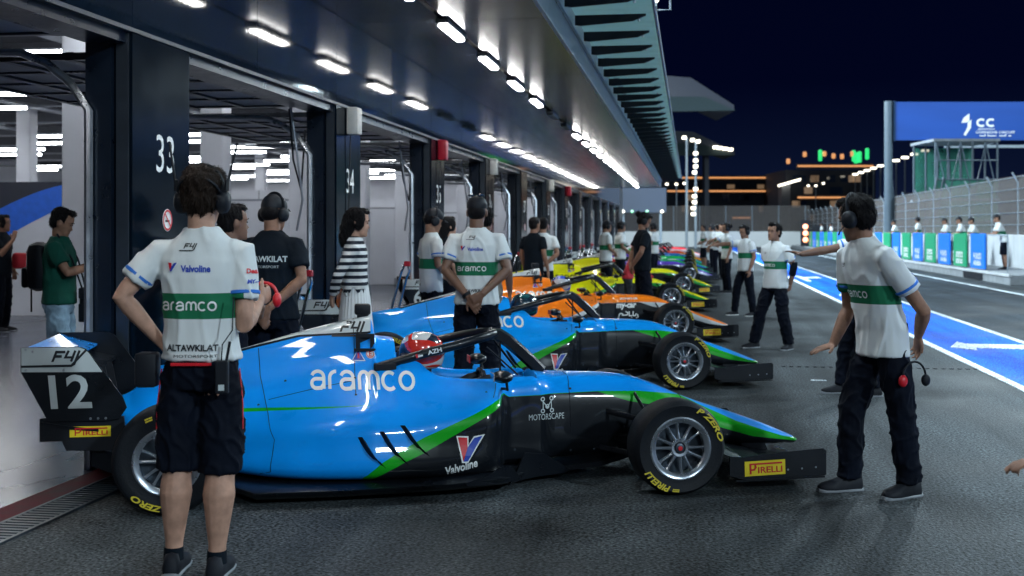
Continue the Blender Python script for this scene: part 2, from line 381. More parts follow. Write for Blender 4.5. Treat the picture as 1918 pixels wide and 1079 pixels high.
BODY[-1.28] = [(0,.34),(.1,.34),(.21,.42),(.24,.615),(.30,.62),(.44,.57),(.61,.48),(.655,.33),(.62,.12),(0,.08)]
BODY[-1.36] = [(0,.34),(.1,.34),(.21,.42),(.24,.65),(.30,.645),(.43,.575),(.61,.475),(.66,.33),(.63,.12),(0,.08)]
BODY[-1.43] = [(0,.36),(.1,.36),(.21,.42),(.245,.705),(.295,.69),(.42,.585),(.605,.47),(.66,.33),(.635,.12),(0,.08)]
BODY[-1.535] = [(0,.40),(.1,.40),(.20,.46),(.24,.725),(.29,.705),(.41,.59),(.60,.465),(.66,.33),(.635,.12),(0,.08)]
BODY[-1.56] = [(0,.845),(.1,.84),(.17,.80),(.225,.735),(.285,.70),(.41,.59),(.60,.465),(.66,.33),(.635,.12),(0,.08)]
BODY[-1.668] = [(0,.865),(.1,.855),(.17,.81),(.225,.73),(.28,.69),(.41,.585),(.60,.46),(.66,.33),(.635,.12),(0,.08)]
BODY[-1.70] = [(0,.985),(.085,.975),(.125,.90),(.165,.80),(.25,.69),(.40,.585),(.60,.46),(.66,.33),(.635,.12),(0,.08)]
BODY[-1.85] = [(0,.955),(.075,.945),(.115,.87),(.155,.77),(.24,.665),(.39,.57),(.59,.45),(.65,.32),(.63,.12),(0,.08)]
BODY[-2.1] = [(0,.90),(.055,.89),(.09,.81),(.135,.71),(.22,.62),(.36,.535),(.55,.43),(.61,.31),(.59,.12),(0,.08)]
BODY[-2.4] = [(0,.81),(.045,.80),(.08,.72),(.125,.64),(.19,.56),(.31,.48),(.43,.38),(.47,.28),(.46,.13),(0,.09)]
BODY[-2.7] = [(0,.735),(.03,.725),(.06,.67),(.1,.60),(.155,.53),(.22,.46),(.27,.38),(.28,.30),(.27,.17),(0,.12)]
BODY[-2.95] = [(0,.70),(.02,.695),(.035,.64),(.06,.57),(.11,.50),(.16,.44),(.19,.38),(.19,.32),(.17,.24),(0,.2)]
BODY[-3.02] = [(0,.69),(.018,.685),(.03,.63),(.05,.56),(.1,.495),(.14,.44),(.16,.39),(.16,.34),(.14,.28),(0,.26)]
BODY[-3.06] = [(0,.585),(.018,.58),(.03,.57),(.05,.545),(.09,.49),(.13,.44),(.14,.40),(.14,.36),(.12,.32),(0,.31)]
BODY[-3.15] = [(0,.53),(.015,.528),(.03,.52),(.045,.505),(.07,.48),(.09,.45),(.1,.42),(.1,.40),(.08,.37),(0,.36)]
def cat_rom(P, n):         # P: k x 2 -> n points along the closed half outline
    P = np.array(P); k = len(P); t = np.linspace(0, k-1, n); i = np.minimum(t.astype(int), k-2); u = (t-i)[:, None]
    E = np.vstack([2*P[0]-P[1], P, 2*P[-1]-P[-2]]); a, b, c, d = E[i], E[i+1], E[i+2], E[i+3]
    return .5*((2*b)+(-a+c)*u+(2*a-5*b+4*c-d)*u*u+(-a+3*b-3*c+d)*u**3)
def body_mesh():
    xs = sorted(BODY); Y = np.array([np.array(BODY[x]).ravel() for x in xs])
    q = np.unique(np.round(np.concatenate([np.linspace(xs[0], xs[-1], 150), np.linspace(-1.72, -1.5, 24), np.linspace(-1.1, -.68, 30), xs]), 4))
    P = pchip(xs, Y, q); rs = []
    qq = np.linspace(-3.0, -1.74, 120); Q = pchip(xs, Y, qq)          # fair the engine cover between its stations
    for _ in range(500): Q[1:-1] = .25*Q[:-2]+.5*Q[1:-1]+.25*Q[2:]
    msk = (q > -3.0) & (q < -1.74)
    for c_ in range(P.shape[1]): P[msk, c_] = np.interp(q[msk], qq, Q[:, c_])
    qq = np.linspace(-.62, 1.0, 120); Q = pchip(xs, Y, qq)
    for _ in range(120): Q[1:-1] = .25*Q[:-2]+.5*Q[1:-1]+.25*Q[2:]
    msk = (q > -.62) & (q < 1.0)
    for c_ in range(P.shape[1]): P[msk, c_] = np.interp(q[msk], qq, Q[:, c_])
    for x, row in zip(q, P):
        h = row.reshape(10, 2)
        c = cat_rom(h, 46); c[:, 0] = np.maximum(c[:, 0], 0)
        ring = [(x, -y, z) for y, z in c]+[(x, y, z) for y, z in c[-2:0:-1]]
        rs.append(ring)
    return MB().rings(rs, 0, True)

def build_car_meshes():
    """the first car, standing with its front axle over the origin, nose along +x"""
    car = empty('racing_car')
    P = {}
    body = body_mesh().obj('body', M['white'], car, True, 50); P['body'] = body
    body.data.materials[0] = M['carbon']
    # panel joints, cover catch, black wing-shaped scoops
    mb = MB()
    for (a, b) in (((-1.785,.343),(-1.676,.197)), ((-1.667,.37),(-1.548,.208)), ((-1.548,.399),(-1.428,.249))):
        for sgn in (-1, 1):
            bv = bvh_of(body); top = []
            for i in range(9):
                t = i/8; x = a[0]+(b[0]-a[0])*t; z = a[1]+(b[1]-a[1])*t-.012*math.sin(t*3.14)
                h = bv.ray_cast(Vector((x, sgn*1.2, z)), Vector((0, -sgn, 0)), 2)
                y = h[0].y if h[0] else sgn*.64
                top.append((x, y, z, t))
            rs = []
            for x, y, z, t in top:
                w = .042*math.sin(min(1, t*1.15)*math.pi)**.6+.002 if t*1.15 < 1 else .002
                rs.append([(x-.022, y-sgn*.01, z+.016), (x+.008, y+sgn*w, z+.016), (x+.026, y+sgn*w*.7, z-.006), (x+.02, y-sgn*.01, z-.016)])
            MB().rings(rs).obj('louvre', 'matte_black', body, True)
    mb = MB()
    for pts in ([(-1.80+.0,-.02,.985),(-1.80,-.13,.86),(-1.80,-.17,.76),(-1.80,-.30,.62),(-1.80,-.42,.555)], [(-2.3,-.3,.55),(-2.0,-.3,.6),(-1.8,-.3,.62)], [(-1.02,-.5,.52),(-.99,-.4,.57),(-.97,-.3,.6)], [(-2.45,-.2,.13),(-2.3,-.6,.15),(-2.28,-.58,.35),(-2.3,-.4,.48),(-2.35,-.15,.66),(-2.36,-.02,.83)], [(-.5,-.3,.2),(-.5,-.3,.5),(-.5,-.26,.61),(-.5,0,.63)], [(-.0,-.2,.3),(.245,-.16,.42),(.25,-.1,.47),(.25,0,.475)]):
        bv = bvh_of(body); pp = []
        for i in range(len(pts)-1):
            for k in range(6):
                p = Vector(pts[i]).lerp(Vector(pts[i+1]), k/5); h = bv.find_nearest(p); pp.append(h[0]+h[1]*.0005)
        MB().tube(pp, .0022, 4).obj('panel_joint', 'matte_black', body)
    bv = bvh_of(body)
    for x, z in ((-1.80,.64),(-1.80,.56),(-.86,.50),(-.86,.20),(-.5,.17),(-.2,.17),(-.35,.17),(-.16,.30),(.245,.36),(.30,.33),(-2.2,.62),(-2.35,.5),(-.5,.54),(-1.05,.56)):
        h = bv.ray_cast(Vector((x,-1.2,z)), Vector((0,1,0)), 2)
        if h[0]: MB().lathe([(0,.008),(-.003,.007),(-.003,.0005)], 'y', 8, tuple(h[0])).obj('fastener', 'dark_steel', body)
    MB().box((-1.765,-.175+.0,.585),(-1.70,-.30,.605)).obj('catch', 'matte_black', body)
    # floor with rolled edge and the vertical guide fins in front
    fl = []
    for x, y, zt in ((-.62,.22,.075),(-.80,.40,.075),(-.93,.62,.09),(-1.02,.70,.10),(-1.3,.72,.085),(-1.9,.735,.075),(-2.35,.73,.075),(-2.47,.56,.08),(-2.9,.50,.13),(-3.1,.45,.2)):
        fl.append([(x,-y,zt-.01),(x,-y-.018,zt+.012),(x,-y+.03,zt+.03),(x,0,zt+.02),(x,y-.03,zt+.03),(x,y+.018,zt+.012),(x,y,zt-.01),(x,y-.05,zt-.035),(x,0,.035 if x > -2.5 else zt-.04),(x,-y+.05,zt-.035)])
    MB().rings(fl).obj('floor', 'carbon', car, True, 35)
    for sg in (-1, 1):
        MB().rings([[(x,sg*(y),z),(x,sg*(y+.02),z),(x-.01,sg*(y+.03),z+h),(x-.01,sg*(y+.015),z+h)] for x,y,z,h in ((-.87,.60,.08,.02),(-.93,.62,.08,.09),(-1.0,.66,.08,.09),(-1.08,.69,.08,.05),(-1.2,.71,.08,.02))]).obj('guide_vane', 'carbon', car, True)
        MB().rings([[(x,sg*y,z),(x,sg*(y+.012),z),(x+.03,sg*(y+.012),z+h),(x+.03,sg*y,z+h)] for x,y,z,h in ((-.55,.30,.05,.02),(-.72,.37,.05,.13),(-.86,.47,.05,.16),(-.95,.60,.05,.03))]).obj('guide_vane', 'carbon', car, True)
    # chassis plank / splitter below the nose
    MB().rings([[(x,-w,z),(x,-w,z+.03),(x,w,z+.03),(x,w,z)] for x,w,z in ((-.08,.12,.10),(-.3,.2,.06),(-.7,.3,.045),(-1.0,.5,.045))]).obj('splitter', 'matte_black', car)
    # roll hoop handle and on-board camera
    mb = MB(); b = mb.box
    b((-1.80,-.185,.785),(-1.675,-.12,.80)); b((-1.79,-.17,.80),(-1.765,-.125,.875)); b((-1.705,-.165,.80),(-1.68,-.125,.875)); b((-1.79,-.165,.865),(-1.68,-.12,.885))
    b((-1.765,-.14,.80),(-1.705,-.10,.865))
    mb.obj('roll_hoop', 'matte_black', car)
    MB().box((-1.79,-.045,.99),(-1.695,.045,1.055), bev=.012).box((-1.775,-.03,.95),(-1.71,.03,.99)).obj('onboard_camera', 'matte_black', car, True)
    # halo
    mb = MB(); loop = []
    side = [(-1.66,.27,.70),(-1.5,.268,.745),(-1.35,.262,.785),(-1.2,.245,.818),(-1.08,.205,.845),(-.99,.14,.862),(-.945,.07,.868),(-.93,0,.870)]
    pl = [(x,-y,z) for x,y,z in side]+[(x,y,z) for x,y,z in side[-2::-1]]
    mb.tube(pl, [(.023,.027)]*len(pl), 12)
    mb.rings([[(x+dx,dy*w,z+dz) for dx,dy,dz in ((0,-1,.02),(.012,0,.03),(0,1,.02),(-.02,1,-.03),(-.03,0,-.04),(-.02,-1,-.03))] for x,w,z in ((-.96,.05,.875),(-.90,.05,.862),(-.84,.04,.825),(-.76,.028,.755),(-.68,.022,.68),(-.62,.02,.62))])
    mb.obj('halo', 'carbon', car, True, 35)
    for sg in (-1, 1): MB().box((-1.69,sg*.235,.68),(-1.56,sg*.30,.722), bev=.008).obj('halo_mount', 'matte_black', car)
    # mirrors on stalks
    for sg in (-1, 1):
        m_ = MB().ell((-.965,sg*.50,.655),(.062,.09,.036),16,10).obj('mirror', 'carbon', car, True)
        MB().box((-1.026,sg*.44,.634),(-1.02,sg*.56,.678)).obj('mirror_glass', 'chrome' if sg < 0 else 'red_vinyl', m_)  # far glass coloured red in place of its orange reflection
        MB().tube([(-.95,sg*.27,.56),(-.93,sg*.38,.57),(-.93,sg*.47,.575),(-.94,sg*.49,.63)], .008, 8).obj('mirror_stalk', 'matte_black', car, True)
    for q, r_ in (([(-.9,-.03,.84),(-.9,-.03,.63)],.006), ([(-1.01,-.2,.80),(-.82,-.2,.63)],.006), ([(-.93,.12,.83),(-.77,.15,.63)],.008)): MB().tube(q, r_, 6).obj('screen_strut', 'matte_black', car)
    # steering wheel, dash, seat
    MB().tube([(-1.02+.0,.14*math.cos(a),.565+.08*math.sin(a)) for a in [2*math.pi*i/16 for i in range(17)]], .013, 8).box((-1.02,-.09,.53),(-.99,.09,.60)).obj('steering_wheel', 'matte_black', car, True)
    MB().box((-1.52,-.2,.44),(-1.46,.2,.76), bev=.02).obj('headrest', 'matte_black', car)
    # front suspension
    for sg in (-1, 1):
        mb = MB(); T = lambda a, b, r=(.011,.018): mb.tube([(a[0],sg*a[1],a[2]),(b[0],sg*b[1],b[2])], [r,r], 8)
        T((-.28,.2,.40),(-.02,.66,.37)); T((.2,.16,.38),(.0,.66,.37)); T((-.32,.2,.18),(-.02,.68,.17)); T((.22,.14,.18),(.0,.68,.17)); T((-.09,.2,.50),(-.0,.62,.20),(.009,.012)); T((.12,.17,.30),(.09,.66,.28))
        mb.obj('front_suspension', 'matte_black', car, True)
        mb = MB(); T((-2.5,.25,.42),(-2.78,.62,.40)); T((-2.95,.2,.42),(-2.8,.62,.40)); T((-2.45,.3,.2),(-2.78,.62,.2)); T((-3.0,.2,.2),(-2.8,.62,.2)); T((-2.8,.1,.29),(-2.8,.64,.29),(.022,.022))
        mb.obj('rear_suspension', 'matte_black', car, True)
    # wheels
    def wheel(x, sg, rad, wid, yo):
        w = empty('wheel', (x, sg*yo, rad)); w.parent = car      # outer face at y = 0 of the wheel, local
        s_ = sg; rr = .177
        prof = [(-.0, rr), (.0, rr+.018), (-.006+.012, rr+.04), (.013, rr+.07*(rad-rr)/.1), (.006, rad-.022), (-.012, rad-.008), (-.04, rad-.001), (-wid/2, rad), (-wid+.04, rad-.001), (-wid+.012, rad-.008), (-wid-.004, rad-.03), (-wid-.01, rad-.07), (-wid, rr)]
        ty = MB().lathe([(a*s_, r) for a, r in prof], 'y', 72).obj('tyre', 'rubber', w, True, 60)
        # rim: barrel, lip, twelve spokes, hub
        mb = MB().lathe([(s_*a, r) for a, r in ((-wid,rr),(-wid,rr-.012),(-.06,rr-.018),(-.03,rr-.032),(-.012,rr-.034),(.003,rr-.018),(.006,rr-.006),(.002,rr+.002))], 'y', 64)
        for k in range(12):
            a = 2*math.pi*(k+.5*(k % 2)*.35)/12; d = Vector((math.cos(a), 0, math.sin(a))); t = Vector((-math.sin(a), 0, math.cos(a)))
            rs = []
            for q, ww, dy in ((.045,.011,-.022),(.08,.0075,-.026),(.12,.0065,-.03),(.15,.010,-.022)):
                c = d*q; rs.append([tuple(c+t*ww+Vector((0,s_*dy,0))), tuple(c+Vector((0,s_*(dy+.006),0))), tuple(c-t*ww+Vector((0,s_*dy,0))), tuple(c-t*ww*.8+Vector((0,s_*(dy-.02),0))), tuple(c+t*ww*.8+Vector((0,s_*(dy-.02),0)))])
            mb.rings(rs)
        mb.lathe([(s_*a, r) for a, r in ((-.05,.052),(-.018,.052),(-.014,.048),(-.016,.034),(-.03,.03))], 'y', 32)
        mb.obj('rim', 'rim', w, True, 35)
        MB().lathe([(s_*a, r) for a, r in ((-.1,.155),(-.1,.02),(-.06,.02),(-.03,.028),(-.012,.026),(-.008,.012),(-.008,.001))], 'y', 32).obj('hub', 'dark_steel', w, True)
        MB().lathe([(s_*a, r) for a, r in ((-.012,.014),(-.004,.013),(-.003,.001))], 'y', 16).obj('wheel_nut', 'red_vinyl', w, True)
        return w, rad, rr
    def sidewall(w, rad, rr, txt, a0, size, arcdeg, m_, sg):
        v, f = text2d(txt, size, bold=.035, shear=.25); x0 = min(p[0] for p in v); x1 = max(p[0] for p in v)
        v, f = bisected(v, f, .02); rm = (rad+rr)/2+.012; co = []
        yy = .0145
        for a, b in v:
            t = R(a0)-(a-(x0+x1)/2)/(x1-x0)*R(arcdeg)*1; r_ = rm+b
            co.append((r_*math.cos(t)*1, sg*(yy-.0), r_*math.sin(t)))
        if sg > 0: co = [(-p[0], p[1], p[2]) for p in co]
        me = bpy.data.meshes.new('tyre_print'); me.from_pydata(co, [], f); me.materials.append(M[m_])
        o = bpy.data.objects.new('tyre_print', me); COL.objects.link(o); o.parent = w
    for sg in (-1, 1):
        w, rad, rr = wheel(0, sg, .27, .20, .83)
        sidewall(w, rad, rr, 'P ZERO', 38, .033, 58, 'tyre_yellow', sg)
        sidewall(w, rad, rr, 'PIRELLI', 232, .036, 42, 'tyre_yellow', sg)
        sidewall(w, rad, rr, '====', 262, .016, 10, 'tyre_yellow', sg)
        w, rad, rr = wheel(-2.8, sg, .2875, .25, .83)
        sidewall(w, rad, rr, 'P ZERO', 250, .033, 52, 'tyre_yellow', sg)
        sidewall(w, rad, rr, 'PIRELLI', 62, .036, 42, 'tyre_yellow', sg)
        sidewall(w, rad, rr, '==', 112, .02, 10, 'tyre_yellow', sg)
    # front wing: main plane, two flaps, end plates, pylons
    fw = empty('front_wing', (0,0,0)); fw.parent = car
    def foil(x0, x1, z0, z1, hw, t, name, m_='carbon', par=fw, y0=0, droop=0):
        rs = []
        for y in np.linspace(-hw, hw, 13):
            k = abs(y)/hw; xo = -.10*k**1.5; zo = droop*(1-k)
            rs.append([(x0+xo, y, z0+zo), ((x0*2+x1)/3+xo, y, (z0*2+z1)/3-t*.9+zo), (x1+xo, y, z1+zo-.004), (x1+xo, y, z1+zo), ((x0+x1)/2+xo, y, (z0+z1)/2+t*.2+zo), (x0*.9+x1*.1+xo, y, z0+t*.5+zo)])
        return MB().rings(rs).obj(name, m_, par, True, 35)
    foil(.98, .66, .085, .12, .80, .02, 'main_plane', droop=.0); foil(.68, .48, .125, .17, .79, .012, 'flap'); foil(.50, .36, .175, .225, .79, .01, 'flap')
    for sg in (-1, 1):
        MB().prism([(.30,.10),(.385,.075),(.87,.083),(.885,.09),(.885,.225),(.865,.24),(.62,.225),(.385,.203),(.30,.21)], sg*.795, sg*.807).prism([(.34,.062),(.88,.07),(.88,.078),(.34,.072)], sg*.74, sg*.80).obj('end_plate', 'carbon', fw)
        for i, xx in enumerate((.65,.735,.82)): MB().lathe([(0,.006),(sg*.004,.005),(sg*.004,.0005)], 'y', 10, (xx, sg*.807, .125+.004*i)).obj('bolt', 'steel', fw)
        MB().rings([[(x,sg*y-.006,z),(x+.16,sg*y-.004,z),(x+.16,sg*y+.004,z),(x,sg*y+.006,z)] for x,y,z in ((.62,.09,.19),(.66,.085,.10))]).obj('pylon', 'matte_black', fw)
    # rear wing
    rw = empty('rear_wing', (0,0,0)); rw.parent = car
    EP = [(-3.60,.868),(-3.30,.868),(-3.265,.855),(-3.245,.835),(-3.07,.585),(-3.05,.53),(-3.09,.47),(-3.16,.46),(-3.46,.465),(-3.6,.735)]
    for sg in (-1, 1):
        ep = MB().prism(EP, sg*.475, sg*.487).obj('end_plate', 'carbon', rw)
        wp = [(-3.597,.865),(-3.30,.865),(-3.267,.852),(-3.248,.832),(-3.178,.728),(-3.597,.735)]
        MB().prism(wp, sg*.487, sg*.4885).obj('white_panel', 'grey_vinyl', ep)
        for xx, zz in ((-3.575,.857),(-3.54,.845),(-3.575,.745),(-3.38,.742),(-3.24,.475),(-3.2,.475),(-3.16,.475)): MB().lathe([(0,.007),(sg*.003,.006),(sg*.003,.0005)], 'y', 10, (xx, sg*.4885, zz)).obj('bolt', 'steel', ep)
        u = (1,0,0) if sg < 0 else (-1,0,0)
        v, f = stroke([[(-3.6,.765),(-3.34,.765),(-3.262,.85)]], .012)
        MB().add([(a, sg*.4895, b) for a, b in v], f).obj('panel_line', 'black', ep)
        decal('emblem', f4mark(.2), (-3.39, sg*.4885, .81), u, (0,0,1), 'black', ep)
        MB().box((-3.51,sg*.44,.35),(-3.36,sg*.465,.478), bev=.004).prism([(-3.39,.345),(-3.37,.30),(-3.07,.292),(-3.05,.33),(-3.07,.478),(-3.39,.478)], sg*.44, sg*.468).obj('side_box', 'matte_black', rw)
        emblem('sponsor_plate', pirelli(.215,.058), (-3.244, sg*.468, .402), u, (0,0,1), rw)
    def rfoil(x0,x1,z0,z1,t,name,m_):
        return MB().rings([[(x0,y,z0),((x0+x1)/2,y,(z0+z1)/2-t),(x1,y,z1-.004),(x1,y,z1),((x0+x1)/2,y,(z0+z1)/2+t*.2),(x0,y,z0+t)] for y in (-.473,-.2,0,.2,.473)]).obj(name, m_, rw, True, 35)
    P['top_flap'] = rfoil(-3.36,-3.58,.785,.862,.012,'top_flap','carbon'); P['main_flap'] = rfoil(-3.25,-3.45,.70,.77,.02,'main_flap','carbon'); rfoil(-3.2,-3.5,.40,.46,.015,'beam_wing','carbon')
    for yy in (-.12,.12): MB().prism([(-3.16,.42),(-3.35,.42),(-3.40,.74),(-3.22,.72)], yy-.005, yy+.005).obj('wing_support', 'matte_black', rw)
    MB().box((-3.28,-.04,.27),(-3.18,.04,.36), bev=.006).obj('rain_light', 'matte_black', car)
    MB().rings([[(x,-w,z),(x,-w,z+h),(x,w,z+h),(x,w,z)] for x,w,z,h in ((-2.5,.45,.05,.1),(-3.0,.42,.10,.14),(-3.25,.40,.2,.1))]).obj('diffuser', 'carbon', car)
    return car, P
def near_side(x, z, y=-.9): return (x, y, z)
def car_graphics(car, body, c, detail):
    """lettering of one livery on its flanks"""
    if detail >= 1:
        d = decal('wordmark', wordmark(.60), (-1.757, -.45, .627), (1,0,0), (0,0,1), c['word'], car, body)
        decal('emblem', f4mark(.20), (-1.83, -.3, .917), (1,0,0), (0,0,1), 'black', car, body)
        tri = [([(-.04,-.033),(.04,-.033),(0,.035)], [(0,1,2)], 'white'), ([(-.033,-.029),(.033,-.029),(0,.028)], [(0,1,2)], 'blue_vinyl'), ([(-.006,-.02),(.008,-.02),(.004,.012),(-.003,.012)], [(0,1,2,3)], 'red_vinyl')]
        emblem('warning_mark', tri, (-1.775,-.4,.762), (1,0,0), (0,0,1), car, body)
        ci = arc(0,0,.026,.026,0,360,20)[:-1]; v, f = text2d('E', .03, bold=.03); r_ = stroke([arc(0,0,.021,.021,0,360,20)], .004)
        emblem('extinguisher_mark', [(ci,[tuple(range(20))],'white'), (v,f,'red_vinyl'), (r_[0],r_[1],'red_vinyl')], (-1.705,-.4,.768), (1,0,0), (0,0,1), car, body)
    if c['kind'] == 'blue' and detail >= 1:
        emblem('oil_emblem', vmark(.135), (-1.188,-.75,.275), (1,0,.02), (0,0,1), car, body)
        decal('oil_lettering', fit('Valvoline', .185, .05, bold=.03, shear=.2), (-1.225,-.75,.178), (1,0,.22), (-.22,0,1), 'white', car, body, step=.02)
    if c['kind'] == 'blue' and detail >= 2:
        decal('team_lettering', fit('MOTORSCAPE', .225, .035, bold=.0), (-.66,-.45,.385), (1,0,0), (0,0,1), 'grey_vinyl', car, body)
        v, f = stroke([[(-.028,.03),(-.028,-.03)],[(.028,.03),(.028,-.03)],[(-.028,.02),(0,-.015),(.028,.02)]]+[arc(x,z,.011,.011,0,360,10) for x,z in ((-.03,.035),(.03,.035),(-.03,-.035),(.03,-.035),(0,-.01))], .006)
        decal('team_emblem', (v,f), (-.655,-.45,.455), (1,0,0), (0,0,1), 'grey_vinyl', car, body)
        decal('driver_lettering', fit('AZH', .085, .026, bold=.03), (-1.335,-.292,.79), (1,0,.24), (-.24,0,1), 'white', car)
        emblem('flag', [([(-.02,-.01),(.02,-.01),(.02,0),(-.02,0)],[(0,1,2,3)],'white'), ([(-.022,-.012),(-.01,-.012),(-.01,.012),(-.022,.012)],[(0,1,2,3)],'red_vinyl')], (-1.425,-.294,.767), (1,0,.24), (-.24,0,1), car)
    if c['kind'] == 'orange':
        decal('team_lettering', fit("MOTOR'S GIR", .26, .03, bold=.02), (-.47,-.45,.565), (1,0,0), (0,0,1), 'white', car, body)
        decal('team_lettering', fit('my-car', .30, .085, bold=.04, shear=.15), (-.52,-.45,.46), (1,0,0), (0,0,1), 'white', car, body)
        L = [arc(-.1,.0,.03,.022,-20,200,8)+[(-.14,-.02)], [(-.09,.0),(-.02,.0)]+arc(-.02,.02,.02,.02,-90,90,5), [(.02,.05),(.02,-.01),(.06,-.01)], [(.08,.05),(.075,-.01),(.11,-.01),(.125,.02)], [(.14,.01),(.15,-.03),(.12,-.045)], [(-.13,-.03),(-.15,-.045)], [(.05,-.035),(.06,-.035)], [(-.03,.045),(-.02,.045)]]
        decal('team_lettering', stroke([[(x,z) for x,z in l] for l in L], .014), (-.50,-.45,.345), (1,0,0), (0,0,1), 'white', car, body)
    if detail >= 1 and c['kind'] != 'blue2':
        pass
LIV = [  # top, band, low, wordmark, number, kind, words
 dict(top=(.001,.29,.90), band=(.006,.36,.012), low=(.008,.010,.014), word='white', num='12', kind='blue', fwp=True,
   label='bright blue open-wheel racing car numbered 12, nearest of the row, with a black front wing'),
 dict(top=(.001,.31,.90), band=(.006,.36,.012), low=(.008,.010,.014), word='white', num='', kind='blue', fwp=False,
   label='second blue racing car of the row, between the nearest blue car and the orange one'),
 dict(top=(.95,.21,.008), band=(.55,.58,.6), low=(.008,.010,.014), word='white', num='65', kind='orange', fwp=True,
   label='orange racing car numbered 65 with a pale stripe along its black nose'),
 dict(top=(.88,.84,.008), band=(.01,.25,.03), low=(.008,.010,.014), word='black', num='', kind='y', fwp=True,
   label='yellow and green racing car parked next beyond the orange car'),
 dict(top=(.88,.84,.008), band=(.01,.25,.03), low=(.008,.010,.014), word='black', num='', kind='y', fwp=True,
   label='yellow and green racing car between another yellow car and the purple car'),
 dict(top=(.10,.045,.45), band=(.35,.38,.55), low=(.008,.010,.014), word='white', num='', kind='p', fwp=False,
   label='purple racing car parked sixth in the row behind the two yellow cars'),
 dict(top=(.01,.42,.10), band=(.02,.12,.5), low=(.10,.045,.45), word='white', num='', kind='p', fwp=False,
   label='green racing car with a purple lower body, next beyond the purple car'),
 dict(top=(.01,.45,.09), band=(.02,.16,.6), low=(.008,.010,.014), word='white', num='', kind='p', fwp=False,
   label='green racing car with a blue nose edge, eighth car of the row'),
 dict(top=(.02,.16,.5), band=(.02,.4,.2), low=(.008,.010,.014), word='white', num='', kind='p', fwp=False,
   label='dark blue racing car parked just in front of the red and orange cars'),
 dict(top=(.6,.05,.02), band=(.75,.4,.02), low=(.008,.010,.014), word='white', num='', kind='p', fwp=False,
   label='orange-red racing car with a yellow nose edge near the far end of the row'),
 dict(top=(.55,.35,.38), band=(.5,.5,.52), low=(.008,.010,.014), word='white', num='', kind='p', fwp=False,
   label='pale pink racing car before the last red one'),
 dict(top=(.6,.01,.02), band=(.5,.5,.52), low=(.008,.010,.014), word='white', num='', kind='p', fwp=False,
   label='red racing car parked last at the far end of the row'),
]
A_CAR = R(10)
# camera-space position of each front axle centre (X, Z); heading is the same for all
CARS = [(.808,7.534)]
for (px, py) in ((1283,731),(1266,643.5),(1258,585),(1280,555),(1292,531)):
    Z = F*HC/(py-432); CARS.append(((px-959)/F*Z-.144, Z+.817))
for k, wy in enumerate((37.4,42.4,47.6,53,58.4,64)):
    wx = .7-1.02*math.cos(A_CAR+TH); Y = wy-1.02*math.sin(A_CAR+TH)
    CARS.append((wx*math.cos(TH)+Y*math.sin(TH), -wx*math.sin(TH)+Y*math.cos(TH)))
proto, PP = build_car_meshes()
cars = []
for i, (X, Z) in enumerate(CARS):
    c = LIV[i]; car = proto if i == 0 else None
    if i: car = copy_tree(proto_clean)
    else:
        proto_clean = copy_tree(proto)          # lettering-free master, removed after use
    car.location = W(X, Z, 0); car.rotation_euler = (0, 0, A_CAR+TH)
    tag(car, c['label'], 'racing car', 'racing cars parked in a row')
    lm = livery('livery_paint', c['top'], c['band'], c['low'], (.62,.66,.68))
    flat = mat('livery_flap_paint', c['top'], .3, coat=.7)
    for ch in list(car.children):
        if ch.name.split('.')[0] == 'body': ch.material_slots[0].link = 'OBJECT'; ch.material_slots[0].material = lm; body = ch
        if ch.name.split('.')[0] == 'rear_wing':
            rwing = ch
            for g in ch.children:
                if g.name.startswith('top_flap'): g.material_slots[0].link = 'OBJECT'; g.material_slots[0].material = flat
        if ch.name.split('.')[0] == 'front_wing': fwing = ch
    car_graphics(car, body, c, 2 if i == 0 else (1 if i < 6 else 0))
    if c['num']: decal('race_number', fit(c['num'], .215, .185, bold=.02), (-3.345,-.4885,.625), (1,0,0), (-.09,0,1) if i == 0 else (0,0,1), 'grey_vinyl', rwing)
    if c['fwp']: emblem('sponsor_plate', pirelli(.245,.085), (.51,-.807,.14), (1,0,.03), (-.03,0,1), fwing)
    cars.append(car)
def wipe(o):
    for ch in list(o.children): wipe(ch)
    bpy.data.objects.remove(o)
wipe(proto_clean)
